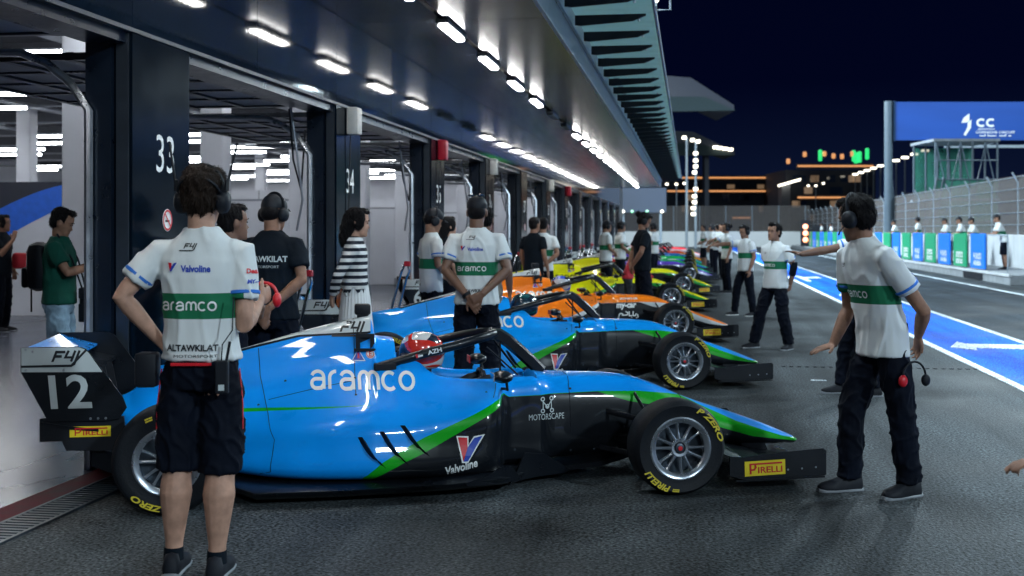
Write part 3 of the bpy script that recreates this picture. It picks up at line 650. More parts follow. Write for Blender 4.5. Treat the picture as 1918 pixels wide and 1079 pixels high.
# ================================================================ PEOPLE
def shirt_mat(name, base, band, H, waist=.2):
    m, nt, p = newmat(name); L = nt.links.new
    tc = N(nt, 'ShaderNodeTexCoord'); sp = N(nt, 'ShaderNodeSeparateXYZ'); L(tc.outputs['Object'], sp.inputs[0])
    def cmp(sock, op, v):
        h = N(nt, 'ShaderNodeMath', operation=op); L(sock, h.inputs[0]); h.inputs[1].default_value = v; return h.outputs[0]
    def mul(a, b):
        h = N(nt, 'ShaderNodeMath', operation='MULTIPLY'); L(a, h.inputs[0]); L(b, h.inputs[1]); return h.outputs[0]
    ab = N(nt, 'ShaderNodeMath', operation='ABSOLUTE'); L(sp.outputs['X'], ab.inputs[0])
    if band == 'stripes':
        w = N(nt, 'ShaderNodeMath', operation='FRACT'); k = N(nt, 'ShaderNodeMath', operation='MULTIPLY'); L(sp.outputs['Z'], k.inputs[0]); k.inputs[1].default_value = 17
        L(k.outputs[0], w.inputs[0]); f = cmp(w.outputs[0], 'GREATER_THAN', .5); bc = (.012,.016,.028)
    elif band: f = mul(mul(cmp(sp.outputs['Z'], 'GREATER_THAN', .632*H), cmp(sp.outputs['Z'], 'LESS_THAN', .694*H)), cmp(ab.outputs[0], 'LESS_THAN', waist)); bc = band
    else: f = None
    nz = N(nt, 'ShaderNodeTexNoise'); nz.inputs['Scale'].default_value = 7; nz.inputs['Detail'].default_value = 4
    mp = N(nt, 'ShaderNodeMapping'); mp.inputs['Scale'].default_value = (1,1,.45); mp.inputs['Rotation'].default_value = (.3,.5,0); L(tc.outputs['Object'], mp.inputs['Vector']); L(mp.outputs[0], nz.inputs['Vector'])
    hs = N(nt, 'ShaderNodeHueSaturation'); mr = N(nt, 'ShaderNodeMapRange'); L(nz.outputs['Fac'], mr.inputs['Value']); mr.inputs['To Min'].default_value = .9; mr.inputs['To Max'].default_value = 1.08; L(mr.outputs[0], hs.inputs['Value'])
    if f is not None:
        x = N(nt, 'ShaderNodeMix', data_type='RGBA'); L(f, x.inputs['Factor']); x.inputs[6].default_value = (*base, 1); x.inputs[7].default_value = (*bc, 1); L(x.outputs[2], hs.inputs['Color'])
    else: hs.inputs['Color'].default_value = (*base, 1)
    L(hs.outputs[0], p.inputs['Base Color']); p.inputs['Roughness'].default_value = .8; p.inputs['Specular IOR Level'].default_value = .2
    b = N(nt, 'ShaderNodeBump'); b.inputs['Strength'].default_value = .4; b.inputs['Distance'].default_value = .015; L(nz.outputs['Fac'], b.inputs['Height']); L(b.outputs[0], p.inputs['Normal'])
    return m
GREEN = (.012, .15, .07)
WHITE = (.66, .69, .70)
def hand(mb, w, d, n, side, curl=.3, k=1.0, thumb=.7):
    w = Vector(w); d = Vector(d).normalized(); n = (Vector(n)-d*Vector(n).dot(d)).normalized(); t = d.cross(n)*side
    def ring(c, a, b): return [tuple(c+t*a*math.cos(q)+n*b*math.sin(q)) for q in [2*math.pi*i/12 for i in range(12)]]
    mb.rings([ring(w-d*.02*k, .026*k, .019*k), ring(w+d*.015*k, .03*k, .018*k), ring(w+d*.05*k, .041*k, .016*k), ring(w+d*.088*k, .042*k, .013*k), ring(w+d*.098*k, .036*k, .009*k)])
    for i, (o, L_, r) in enumerate(((.031,.072,.0088),(.0105,.082,.0092),(-.0105,.076,.0088),(-.030,.060,.0078))):
        p = w+d*.085*k+t*o*k; a = 0; pts = [p]; rr = [r*k*1.05]; c = curl*(1+.18*i)
        for s_, fr in ((.45,.0),(.32,1.),(.23,1.)):
            a += c*(.7+fr*.5); q = d*math.cos(a)+n*math.sin(a)+t*o*1.6; p = p+q.normalized()*L_*s_*k; pts.append(p); rr.append(r*k*(1-.1*len(rr)))
        mb.tube(pts, rr, 8)
    b = w+d*.025*k+t*.03*k; m1 = b+(d*.55+t*thumb+n*.25).normalized()*.042*k; m2 = m1+(d*.8+t*thumb*.45+n*.35).normalized()*.032*k
    mb.tube([w+d*.01*k+t*.012*k, b, m1, m2], [.014*k,.014*k,.0105*k,.0085*k], 8)
HEADP = [(-.122,.02,.078,.02),(-.11,.036,.092,-.0),(-.088,.05,.097,-.035),(-.06,.06,.097,-.06),(-.03,.067,.095,-.078),(.0,.072,.091,-.09),(.03,.076,.095,-.096),(.06,.075,.092,-.096),(.085,.066,.078,-.088),(.105,.048,.052,-.068),(.118,.02,.018,-.035)]
class Xf:                  # head frame -> person frame
    def __init__(s, c, yaw, pitch, roll, k): s.m = Matrix.Translation(c) @ Matrix.Rotation(R(yaw), 4, 'Z') @ Matrix.Rotation(R(roll), 4, 'Y') @ Matrix.Rotation(R(pitch), 4, 'X') @ Matrix.Scale(k, 4)
    def mb(s, b): b.v = [tuple(s.m @ Vector(p)) for p in b.v]; return b
def folds(amp, f=14, seed=0, str_=(1,1,.4)):
    o = Vector((seed*3.1, seed*1.7, seed))
    def g(c):
        p = Vector((c[0]*f*str_[0]+c[2]*f*.25, c[1]*f*str_[1], c[2]*f*str_[2]))+o
        a = noise.noise(p); b = noise.noise(p*2.1)
        r = max(0, 1-abs(a)*3.2); return amp*(r*r*1.3+b*.45-.45)
    return g
def squash(z, w, f, b, x=0, y=0, n=20, e=2.3):
    out = []
    for i in range(n):
        a = 2*math.pi*i/n; c, s_ = math.cos(a), math.sin(a)
        out.append((x+w*math.copysign(abs(c)**(2/e), c), y+((f-b)/2)*math.copysign(abs(s_)**(2/e), s_)+(f+b)/2, z))
    return out
def strands(ho, X, n, k):
    me = ho.data; rr = random.Random(5); V = [v.co.copy() for v in me.vertices]; Nn = [v.normal.copy() for v in me.vertices]; c0 = X.m @ Vector((0,-.02,.05)); up = (X.m.to_3x3() @ Vector((0,0,1))).normalized(); fw = (X.m.to_3x3() @ Vector((0,1,0))).normalized()
    mb = MB(); mb.v = [v[:] for v in V]; mb.f = [tuple(p.vertices) for p in me.polygons]; mb.m = [0]*len(mb.f)
    for i in range(n):
        j = rr.randrange(len(V)); p, nn = V[j], Nn[j]; h_ = (p-c0).dot(up)
        g_ = -up*(.9 if h_ < .04*k else .25)+fw*(.5 if h_ > .05*k else -.1)+Vector((rr.uniform(-.45,.45), rr.uniform(-.45,.45), rr.uniform(-.2,.2)))
        t = g_-nn*g_.dot(nn)
        if t.length < .05: continue
        t.normalize(); L_ = rr.uniform(.014,.032)*k; w_ = t.cross(nn)*.0022*k; a = p-nn*.002; b = p+t*L_*.55+nn*.004*k; e = p+t*L_+nn*rr.uniform(-.001,.005)*k
        mb.add([a-w_, a+w_, b+w_*.8, b-w_*.8, e, b+nn*.0015], [(0,1,2,5),(0,5,3),(5,2,4),(3,5,4)])
    m2 = bpy.data.meshes.new('hair'); m2.from_pydata([tuple(v) for v in mb.v], [], mb.f); m2.materials.append(me.materials[0]); m2.polygons.foreach_set('use_smooth', [True]*len(m2.polygons)); ho.data = m2
BASE = dict(sl=(-.178,-.005,1.385), sr=(.178,-.005,1.385), el=(-.235,-.03,1.14), er=(.235,-.03,1.14), wl=(-.24,.06,.90), wr=(.24,.06,.90),
    hl=(-.09,0,.91), hr=(.09,0,.91), kl=(-.105,.02,.50), kr=(.105,.02,.50), al=(-.115,-.03,.09), ar=(.115,-.03,.09), tl=(-.03,1), tr=(.03,1),
    dl=(0,.1,-1), dr=(0,.1,-1), nl=(1,0,0), nr=(-1,0,0), cl=.35, cr=.35, head=(0,.02,1.618), yaw=0, pitch=0, roll=0, lean=(0,0), girth=1.0)
def person(label, loc, rz, H=1.75, pose=None, top='white', bottom='trouser', skin='skin_tan', hair='short', hairm='hair', headset=False, antenna=False, lvl=1, group=None, brim=1, beard=False, shorts=False, skirt=False, root=None, sleeve=.62, cup=None, face=True, elbowpatch=None):
    P = dict(BASE); P.update(pose or {}); k = H/1.75; V = lambda n_: Vector(P[n_])*k
    if root is None: root = empty('person', loc, rz+TH, label, 'person', group)
    vb = (.0062,.009,.016)[lvl]; vc = (.0085,.013,.02)[lvl]; g = P['girth']
    lx, ly = P['lean']
    def off(z):
        t = max(0, min(1.15, (z-.93)/.5)); return lx*t*k, ly*t*k
    def sp(z, w, d, n=20):
        x, y = off(z); return squash(z*k, w*k*g, d*k*g, -d*k*g, x, y-.005*k, n)
    # --- body: head, neck, arms and hands, legs where they show, as one surface
    mb = MB(); hc = V('head')+Vector((off(1.5)[0], off(1.5)[1], 0)); X = Xf(hc, P['yaw'], P['pitch'], P['roll'], k)
    hb = MB(); hb.rings([squash(z, w, f, b, n=24, e=2.2) for z, w, f, b in HEADP])
    hb.rings([[(x, y, z) for x, y, z in q] for q in ([(-.008,.085,.018),(.008,.085,.018),(.008,.08,.0),(-.008,.08,.0)], [(-.016,.085,-.03),(.016,.085,-.03),(.010,.117,-.034),(-.010,.117,-.034)], [(-.012,.082,-.042),(.012,.082,-.042),(.006,.1,-.042),(-.006,.1,-.042)])])
    hb.ell((0,.088,-.066), (.026,.012,.010), 10, 6).ell((0,.086,-.105),(.026,.014,.018),10,6).ell((-.034,.078,.024),(.026,.016,.008),10,6).ell((.034,.078,.024),(.026,.016,.008),10,6)
    for s_ in (-1, 1): hb.ell((s_*.078,-.005,-.008),(.011,.02,.033),10,8)
    X.mb(hb); mb.add(hb.v, hb.f)
    nb = Vector((off(1.46)[0], off(1.46)[1]-.01*k, 1.40*k)); nt_ = X.m @ Vector((0,-.02,-.03))
    mb.tube([nb, nb.lerp(nt_, .45), nt_], [.07*k,.058*k,.056*k], 16)
    mb.rings([sp(z, w*.86, d*.82) for z, w, d in ((.9,.15,.10),(1.08,.14,.10),(1.28,.165,.11),(1.38,.16,.10),(1.43,.13,.085),(1.47,.07,.06))])
    for s_, S_, E_, W_, D_, N_, C_ in ((-1,'sl','el','wl','dl','nl','cl'), (1,'sr','er','wr','dr','nr','cr')):
        so = Vector((*off(1.42), 0)); a = V(S_)+so; b = V(E_)+(so if not P.get('absarm') else Vector()); c = V(W_)+(so if not P.get('absarm') else Vector())
        P['_'+S_] = a; P['_'+E_] = b; P['_'+W_] = c
        mb.tube([a, a.lerp(b,.4), a.lerp(b,.85), b, b.lerp(c,.25), b.lerp(c,.6), b.lerp(c,.92), c], [q*k*min(1,g) for q in (.052,.048,.04,.040,.043,.036,.028,.026)], 12)
        if lvl < 2: hand(mb, c, P[D_], P[N_], s_, P[C_], k)
        else:
            d = Vector(P[D_]).normalized(); mb.tube([c, c+d*.08*k, c+d*.16*k], [(.03*k,.02*k),(.04*k,.018*k),(.02*k,.01*k)], 8)
    if shorts:
        for s_ in 'lr':
            h, kn, an = V('h'+s_), V('k'+s_), V('a'+s_)
            bk = Vector((0,-.018*k,0))
            mb.tube([h.lerp(kn,.25), h.lerp(kn,.5), h.lerp(kn,.88), kn, kn.lerp(an,.15)+bk*.7, kn.lerp(an,.33)+bk, kn.lerp(an,.6)+bk*.5, kn.lerp(an,.88), an+Vector((0,0,-.03))], [q*k for q in (.085,.08,.066,.063,.062,.069,.054,.038,.039)], 14)
    body = remeshed(mb, 'body', skin, root, vb, 3 if lvl < 2 else 2)
    # --- hair
    if hair:
        hh = MB()
        if hair in ('short','bun','long','full'):
            hh.ell((0,-.02,.056),(.085,.1,.077),20,14).ell((0,-.04,.0),(.079,.072,.085),20,14).ell((0,.045,.1),(.06,.045,.032),14,10).ell((-.066,.0,.04),(.018,.045,.045),10,8).ell((.066,.0,.04),(.018,.045,.045),10,8)
            if hair == 'full': hh.ell((0,-.02,.06),(.084,.102,.082),20,14).ell((-.04,.03,.11),(.05,.06,.04),12,8).ell((.03,.055,.1),(.05,.05,.04),12,8)
            if hair == 'bun': hh.ell((0,-.13,.06),(.045,.045,.045),14,10)
            if hair == 'long': hh.tube([(0,-.045,.05),(0,-.06,-.06),(.0,-.075,-.17),(0,-.08,-.24)],[(.09,.075),(.092,.065),(.08,.05),(.04,.025)],16).ell((-.07,.02,.02),(.022,.05,.09),12,8).ell((.07,.02,.02),(.022,.05,.09),12,8)
            X.mb(hh); f_ = folds(.009 if hair == 'full' else .006, 26, 3, (1,1,.5)); ho = remeshed(hh, 'hair', hairm, root, .0065 if lvl < 2 else .013, 2, f_ if lvl < 2 else None)
            if lvl < 2: strands(ho, X, 2600 if lvl == 0 else 900, k)
        if hair == 'cap':
            hh.ell((0,-.045,.0),(.076,.068,.07),20,14); X.mb(hh); remeshed(hh, 'hair', hairm, root, .009, 2)
            cp = MB(); cp.rings([squash(z, w, f, b, n=24, e=2.1) for z, w, f, b in ((.028,.083,.101,-.105),(.05,.085,.103,-.107),(.08,.08,.095,-.1),(.11,.062,.07,-.078),(.13,.03,.03,-.045),(.134,.005,.0,-.015))])
            cp.rings([[(x,.085*brim,.028+.004*abs(x)*0),(x,(.10+.065*math.sqrt(max(0,1-(x/.08)**2)))*brim,.026-x*x*2),(x,(.10+.065*math.sqrt(max(0,1-(x/.08)**2)))*brim,.032-x*x*2),(x,.085*brim,.036)] for x in np.linspace(-.078,.078,9)])
            X.mb(cp); cp.obj('cap', 'matte_black', root, True, 50)
    if beard:
        bb = MB(); bb.ell((0,.068,-.085),(.05,.035,.035),14,10).ell((0,.095,-.05),(.028,.008,.006),10,6); X.mb(bb); remeshed(bb, 'beard', 'hair', root, .008, 1)
    if face and lvl < 2:
        for s_ in (-1, 1):
            e = MB().ell((s_*.031,.0885,.004),(.012,.005,.0055),10,6); X.mb(e); e.obj('eye', 'matte_black', root, True)
            e = MB().tube([(s_*.015,.097,.024),(s_*.03,.0975,.029),(s_*.048,.088,.024)], [.003,.0045,.002], 6); X.mb(e); e.obj('eyebrow', 'hair', root, True)
        e = MB().tube([(-.022,.096,-.066),(0,.1,-.065),(.022,.096,-.066)], [.001,.0035,.001], 6); X.mb(e); e.obj('mouth', mouthm, root, True)
    if headset:
        hs = MB(); hs.tube([(.092*math.cos(a),-.01,.02+.12*math.sin(a)) for a in [math.pi*i/14 for i in range(15)]], [(.009,.014)]*15, 8)
        hs.tube([(.092*math.cos(a),-.06*math.sin(a)**.5-.04,.02+.06*math.sin(a)) for a in [.02+3.1*i/14 for i in range(15)]], .006, 6) if antenna else None
        X.mb(hs); ob = hs.obj('headset', 'matte_black', root, True)
        for s_ in (-1, 1):
            c_ = MB().lathe([(s_*a,r) for a,r in ((.068,.034),(.074,.044),(.09,.046),(.108,.042),(.118,.03),(.12,.001))],'x',20,(0,-.005,-.012)); c_.v = [(x,y,z*1.15) for x,y,z in c_.v]; X.mb(c_); c_.obj('ear_cup', 'matte_black' if not cup else cup, ob, True)
            if antenna:
                a_ = MB().tube([(s_*.11,-.02,.03),(s_*.112,-.02,.075),(s_*.118,-.02,.08),(s_*.15,-.01,.24)], [.011,.010,.006,.005], 6); X.mb(a_); a_.obj('antenna', 'matte_black', ob, True)
        mc = MB().tube([(-.105,.0,-.03),(-.09,.07,-.06),(-.04,.115,-.068)], [.003,.003,.006], 6); X.mb(mc); mc.obj('microphone', 'matte_black', ob, True)
    # --- shirt
    tm = {'white': None}.get(top, top)
    if top == 'white': tm = shirt_mat('team_shirt_cloth', WHITE, GREEN, H)
    elif top == 'plain': tm = shirt_mat('white_shirt_cloth', WHITE, None, H)
    elif top == 'stripes': tm = shirt_mat('striped_knit', (.66,.67,.68), 'stripes', H)
    sb = MB(); hem = P.get('hem', .86)
    sb.rings([sp(z, w, d) for z, w, d in ((hem,.178,.128),(hem+.02,.18,.13),(.95,.172,.126),(1.06,.163,.122),(1.18,.168,.122),(1.28,.182,.126),(1.35,.188,.119),(1.40,.168,.104),(1.44,.128,.088),(1.47,.092,.074),(1.492,.074,.066))])
    for S_, E_ in (('sl','el'),('sr','er')):
        a, b = P['_'+S_], P['_'+E_]; c = P['_w'+S_[1]]; inn = Vector((0,a.y,a.z)); aa = a.lerp(inn, .45)
        if sleeve <= 1:
            e = a.lerp(b, sleeve); sb.tube([aa, a, a.lerp(b, sleeve*.5), e, e+(e-a).normalized()*.012], [q*k*g for q in (.064,.066,.069,.07,.066)], 16)
            if top == 'white' and lvl < 2:
                u = (b-a).normalized(); MB().tube([e-u*.028*k, e-u*.026*k, e-u*.014*k, e-u*.012*k], [q*k*g for q in (.068,.0725,.0725,.068)], 20).obj('sleeve_band', 'sleeve_blue', root, True)
        else:
            sb.tube([aa, a, a.lerp(b,.5), b, b.lerp(c,.5), b.lerp(c,.92)], [q*k*g for q in (.068,.068,.06,.056,.05,.042)], 16)
    seed = hash(label) % 97 if False else len(label) % 23
    st = {'shirt': 1}; shirt = remeshed(sb, P.get('topname', 'shirt'), tm, root, vc, 3, folds(.0065, 8, seed) if lvl < 2 else None)
    # --- trousers / shorts / skirt
    pb = MB()
    if skirt:
        pb.rings([[((w+.006*(i % 2))*k*math.cos(2*math.pi*i/56), (d+.006*(i % 2))*k*math.sin(2*math.pi*i/56), z*k) for i in range(56)] for z, w, d in ((1.08,.125,.1),(.95,.155,.125),(.7,.18,.15),(.4,.21,.18),(.22,.23,.2))]); pb.obj('skirt', 'pleats', root, False)
    else:
        pb.rings([squash(z*k, w*k*g, d*k*g, -d*k*g*1.08, 0, -.004, 20) for z, w, d in ((.80,.15,.10),(.86,.162,.112),(.94,.158,.11),(1.0,.15,.105))])
        for s_ in 'lr':
            h, kn, an = V('h'+s_), V('k'+s_), V('a'+s_)
            if shorts: e = h.lerp(kn, P.get('shortlen', 1.02)); pb.tube([h+Vector((0,0,-.04)), h.lerp(e,.5), e, e+Vector((0,0,-.012))], [q*k*g for q in (.085,.10,.1,.095)], 16)
            else: pb.tube([h+Vector((0,0,-.04)), h.lerp(kn,.5), kn, kn.lerp(an,.5), an.lerp(kn,.1), an+Vector((0,0,-.01))], [q*k*g for q in (.085,.092,.080,.076,.072,.074)], 16)
        remeshed(pb, 'shorts' if shorts else 'trousers', bottom, root, vc, 3, folds(.0085, 12, seed+3, (1,1,.9)) if lvl < 2 else None)
    # --- shoes
    for s_ in 'lr':
        an = V('a'+s_); t = Vector((*P['t'+s_], 0)).normalized(); u = Vector((-t.y, t.x, 0)); lift = an.z-.09*k
        def fr(q, w, z0, z1): c = Vector((an.x, an.y, lift))+t*q*k; return [tuple(c+u*a*w*k+Vector((0,0,b*k))) for a, b in ((-1,z0),(-1.05,(z0+z1)*.35),(-.75,z1*.9),(0,z1),(.75,z1*.9),(1.05,(z0+z1)*.35),(1,z0),(0,z0))]
        sh = MB().rings([fr(-.075,.022,.02,.07), fr(-.06,.034,.012,.10), fr(.0,.036,.012,.105), fr(.05,.040,.012,.088), fr(.11,.047,.012,.066), fr(.165,.043,.014,.052), fr(.195,.022,.02,.038)]).obj('shoe', P.get('shoem', 'sneaker'), root, True, 60)
        MB().rings([fr(q, w, 0, .02) for q, w in ((-.08,.026),(-.06,.038),(.05,.043),(.11,.05),(.17,.045),(.2,.024))]).obj('sole', P.get('solem', 'sole'), sh, True, 60)
        if shorts: MB().tube([an+Vector((0,0,-.03)), an+Vector((0,0,.025))], [.043*k,.041*k], 14).obj('sock', 'black_cloth', root, True)
    return root, shirt, X, P
mouthm = mat('lips', (.25,.09,.075), .5); M['sleeve_blue'] = mat('sleeve_blue_trim', (.02,.16,.6), .7); M['pleats'] = mat('white_pleated_cloth', (.62,.64,.66), .8, var=.06)
# rear view with lettering
def shirt_print(root, shirt, H, side, step=.025):
    """side -1: on the back, +1: on the chest"""
    u = (1,0,0) if side < 0 else (-1,0,0); w = (0,0,1); k = H/1.75; y = side*.4
    def D(nm, vf, x, z, m_): return decal(nm, vf, (x*k*(1 if side < 0 else -1), y, z*k), u, w, m_, root, shirt, .004, step)
    D('wordmark', wordmark(.235*k), -.03, .663*1.75, 'white')
    if side < 0:
        D('emblem', f4mark(.075*k), -.035, 1.43-.02, 'black')
        emblem('oil_emblem', vmark(.038*k), (-.1*k, y, 1.325*k), u, w, root, shirt, .004, .02)
        D('oil_lettering', fit('Valvoline', .125*k, .030*k, bold=.035), .0, 1.318, 'blue_vinyl')
        D('team_lettering', fit('ALTAWKILAT', .215*k, .028*k, bold=.03), -.015, .985, 'black')
        D('team_lettering', fit('MOTORSPORT', .18*k, .012*k), .0, .95, 'black')
    else: D('emblem', f4mark(.05*k), -.08, 1.33, 'black')
def lab(px, s): return S(px, s)

BEHIND = dict(el=(-.25,-.07,1.15), er=(.25,-.07,1.15), wl=(-.045,-.17,.93), wr=(.06,-.185,.96), dl=(.6,-.15,-.8), dr=(-.85,-.1,-.5), nl=(0,1,0), nr=(0,1,0), cl=.45, cr=.5)
FRONT = dict(el=(-.24,-.02,1.15), er=(.24,-.02,1.15), wl=(-.06,.2,1.0), wr=(.06,.21,1.02), dl=(.8,.2,-.2), dr=(-.8,.2,-.2), nl=(0,-1,0), nr=(0,-1,0), cl=.5, cr=.5)
# P1 - nearest crew member, seen from behind
r1, s1, X1_, q1 = person('nearest crew member, seen from behind in black shorts and white team shirt with twin-antenna headset',
    S(378, 428.7), R(2), 1.775, dict(girth=.96, el=(-.33,-.05,1.20), wl=(-.185,.03,1.0), dl=(.55,.35,-.6), nl=(1,0,-.2), cl=.5, er=(.192,-.05,1.075), wr=(.215,.18,1.17), dr=(.3,.9,.25), nr=(-1,0,0), cr=1.0,
    al=(-.115,-.02,.1), kl=(-.10,.0,.49), ar=(.075,-.05,.09), kr=(.085,-.01,.48), hem=.925, yaw=-6, pitch=-4, shortlen=1.06), 'white', 'trouser', 'skin', 'full', 'hair_brown', True, True, 0, 'race crew standing by the cars', shorts=True, brim=1)
shirt_print(r1, s1, 1.775, -1)
emblem('sleeve_patch', [fit('DeaZ', .055, .022, bold=.04)+('red_vinyl',)], (.235,-.4,1.325), (1,0,0), (0,0,1), r1, s1, .004, .02)
decal('sleeve_patch', fit('MY-C', .045, .018, bold=.04), (.237,-.4,1.28), (1,0,0), (0,0,1), 'blue_vinyl', r1, s1, .004, .02)
for sg in (-1, 1): MB().tube([(sg*.168,-.02,.90),(sg*.184,-.03,.75),(sg*.186,-.04,.64)], .003, 6).obj('trouser_piping', 'red_vinyl', r1)
MB().box((-.10,-.142,.925),(.07,-.13,.937)).obj('belt', 'red_vinyl', r1)
rad = empty('radio', S(378,428.7), TH+R(2), 'black two-way radio clipped to the right hip of the crew member in shorts', 'radio')
MB().box((.095,-.185,.81),(.15,-.15,.95), bev=.006).obj('radio_body', 'matte_black', rad); MB().tube([(.14,-.165,.95),(.155,-.165,1.03)], .006, 8).obj('aerial', 'matte_black', rad)
MB().tube([(.12,-.17,.95),(.13,-.2,1.02),(.17,-.19,1.08),(.17,-.16,1.22)], .003, 6).obj('cord', 'matte_black', rad); MB().box((.11,-.187,.825),(.135,-.185,.85)).obj('screen', 'grey_vinyl', rad)
rad = empty('pouch', S(378,428.7), TH+R(2), 'black camera pouch hanging at the left hip of the crew member in shorts', 'pouch')
MB().box((-.28,-.05,.82),(-.185,.04,.97), bev=.015).obj('pouch_body', 'matte_black', rad, True)
hb = empty('headphones', S(370,428.7), TH+R(2), 'red headphones held in the right hand of the crew member in shorts', 'headphones')
MB().tube([(.24+.06*math.cos(a),.28,1.20+.06*math.sin(a)) for a in [math.pi*i/10 for i in range(11)]], .008, 8).obj('band', 'red_vinyl', hb, True)
for sg in (-1, 1): MB().ell((.24+sg*.06,.28,1.18),(.02,.035,.035)).obj('ear_cup', 'red_vinyl', hb, True)

# P17 - mechanic at the right
r2, s2, X2_, q2 = person('right foreground mechanic with black headset, one palm held low, other hand behind the back',
    S(1652, 328), R(108), 1.72, dict(girth=1.0, lean=(0,.12), absarm=True, el=(-.25,-.10,1.07), wl=(-.08,-.19,.92), dl=(.4,-.25,-.8), nl=(0,.8,0), cl=.35, er=(.215,.08,1.06), wr=(.20,.20,.85), dr=(.0,.95,-.22), nr=(0,-.1,-1), cr=.12,
    hl=(-.09,0,.885), hr=(.09,0,.885), kl=(-.10,-.06,.47), al=(-.12,-.10,.09), kr=(.11,.13,.47), ar=(.13,.13,.09), tl=(-.15,1), tr=(.12,1), head=(0,.035,1.60), yaw=-66, pitch=-16, roll=0, hem=.80), 'white', 'trouser', 'skin_tan', 'short', 'hair', True, False, 0, 'race crew standing by the cars')
shirt_print(r2, s2, 1.72, 1)
decal('sleeve_patch', fit('VogeS', .05, .018, bold=.04), (-.5,-.05,1.26), (0,-1,0), (0,0,1), 'blue_vinyl', r2, s2, .004, .02)
decal('sleeve_patch', fit('Carriage', .045, .014, bold=.04), (-.5,-.05,1.235), (0,-1,0), (0,0,1), 'blue_vinyl', r2, s2, .004, .02)
hs = empty('headphones', S(1652,328), R(108)+TH, 'black and red headset clipped to the trouser pocket of the right mechanic', 'headphones')
MB().tube([(-.20,-.07+.075*math.cos(a),.68+.09*math.sin(a)) for a in [math.pi*i/12 for i in range(13)]], .006, 8).obj('band', 'matte_black', hs, True)
for sg in (-1,1): MB().ell((-.2,-.07+sg*.075,.665),(.02,.028,.034)).obj('ear_cup', 'red_vinyl' if sg > 0 else 'matte_black', hs, True)
# colleague hidden behind him
ARM = dict(el=(-.235,-.03,1.14), er=(.2,.30,1.33), wr=(.15,.56,1.29), dr=(-.05,1,.25), nr=(0,-.3,-1), cr=.1, absarm=True)
person('mechanic mostly hidden behind the right foreground mechanic, reaching one arm out over the lane', S(1622, 205), R(92), 1.74, dict(ARM, ar=(.12,.18,.09), kr=(.11,.14,.5)), 'white', 'trouser', 'skin_dark', 'short', 'hair', False, False, 1, 'race crew standing by the cars')
# P6
r3, s3, X3_, q3 = person('crew member in cap between the two blue cars, hands clasped behind the back',
    S(893, 226), R(-4), 1.79, dict(BEHIND, girth=1.02, hem=.87), 'white', 'trouser', 'skin_dark', 'cap', 'hair', False, False, 0, 'race crew standing by the cars')
shirt_print(r3, s3, 1.79, -1)
MB().tube([(-.075,-.165,.985),(-.06,-.17,.965)], [.037,.036], 14).obj('wristwatch', 'matte_black', r3)
gl = empty('sunglasses', (0,0,0), 0, 'sunglasses pushed up on the black cap of the crew member between the blue cars', 'sunglasses'); gl.location = S(893,226); gl.rotation_euler = (0,0,R(-4)+TH)
for sg in (-1, 1): MB().ell((sg*.04,-.06,1.79),(.028,.02,.012)).obj('lens', 'lens_blue', gl, True)
MB().tube([(-.07,-.05,1.785),(0,-.07,1.79),(.07,-.05,1.785)], .003, 6).obj('frame', 'chrome', gl)
# P8
person('person in beige shirt standing just behind the capped crew member', S(908, 192), R(-8), 1.74, dict(), 'beige_cloth', 'beige_cloth', 'skin_dark', 'short', 'hair', False, False, 1)
# P2, P3
r4, s4, X4_, q4 = person('crew member in black team shirt and cap, back turned, left of a door post', S(511, 262), R(-12), 1.76, dict(BEHIND, girth=1.08, pitch=-6, yaw=-15), 'black_cloth', 'trouser', 'skin_tan', 'cap', 'hair', True, False, 1, 'race crew standing by the cars', brim=.8)
decal('team_lettering', fit('ALTAWKILAT', .33, .042, bold=.03), (-.01,-.4,1.30), (1,0,0), (0,0,1), 'grey_vinyl', r4, s4, .004); decal('team_lettering', fit('MOTORSPORT', .2, .018), (0,-.4,1.245), (1,0,0), (0,0,1), 'grey_vinyl', r4, s4, .004)
person('crew member in white shirt looking right, mostly hidden behind the nearest crew member', S(432, 280), R(-60), 1.68, dict(FRONT), 'white', 'trouser', 'skin_dark', 'short', 'hair', False, False, 1, 'race crew standing by the cars')
# P4 woman
person('woman in striped black and white sweater and long white pleated skirt beside pier 34', S(666, 217), R(-88), 1.70, dict(girth=.9, el=(-.22,-.14,1.15), er=(.23,-.13,1.15), wl=(-.06,-.2,.97), wr=(.06,-.2,.97), dl=(.7,-.2,-.5), dr=(-.7,-.2,-.5), nl=(0,1,0), nr=(0,1,0), hem=1.06, pitch=-8, topname='sweater'), 'stripes', 'trouser', 'skin', 'long', 'hair', False, False, 1, None, skirt=True, sleeve=2)
# P20 photographer
ph = S(112, 213)
person('photographer in dark green shirt and light jeans holding up a phone inside the first garage', ph, R(-84), 1.70, dict(girth=1.12, el=(-.22,.06,1.17), er=(.22,.12,1.17), wl=(-.06,.34,1.25), wr=(.09,.33,1.23), dl=(.15,.5,.8), dr=(-.2,.6,.6), nl=(.8,-.3,.2), nr=(-.8,-.3,.2), cl=.6, cr=.7, pitch=-22, hem=.88), 'green_cloth', 'jeans', 'skin_tan', 'short', 'hair', False, False, 1)
o = empty('phone', ph, R(-84)+TH, 'dark phone held up by the photographer in green', 'phone'); MB().box((-.02,.42,1.27),(.05,.43,1.41), bev=.004).obj('phone_body', 'matte_black', o)
o = empty('backpack', ph, R(-84)+TH, 'black backpack worn by the photographer in green', 'backpack'); MB().box((-.14,-.27,.97),(.14,-.07,1.40), bev=.085).obj('bag', 'matte_black', o, True); MB().box((-.10,-.305,1.0),(.10,-.25,1.18), bev=.025).obj('pocket', 'matte_black', o, True); MB().tube([(-.1,-.27,.99),(-.1,-.27,.78)], .008, 6).obj('strap', 'matte_black', o)
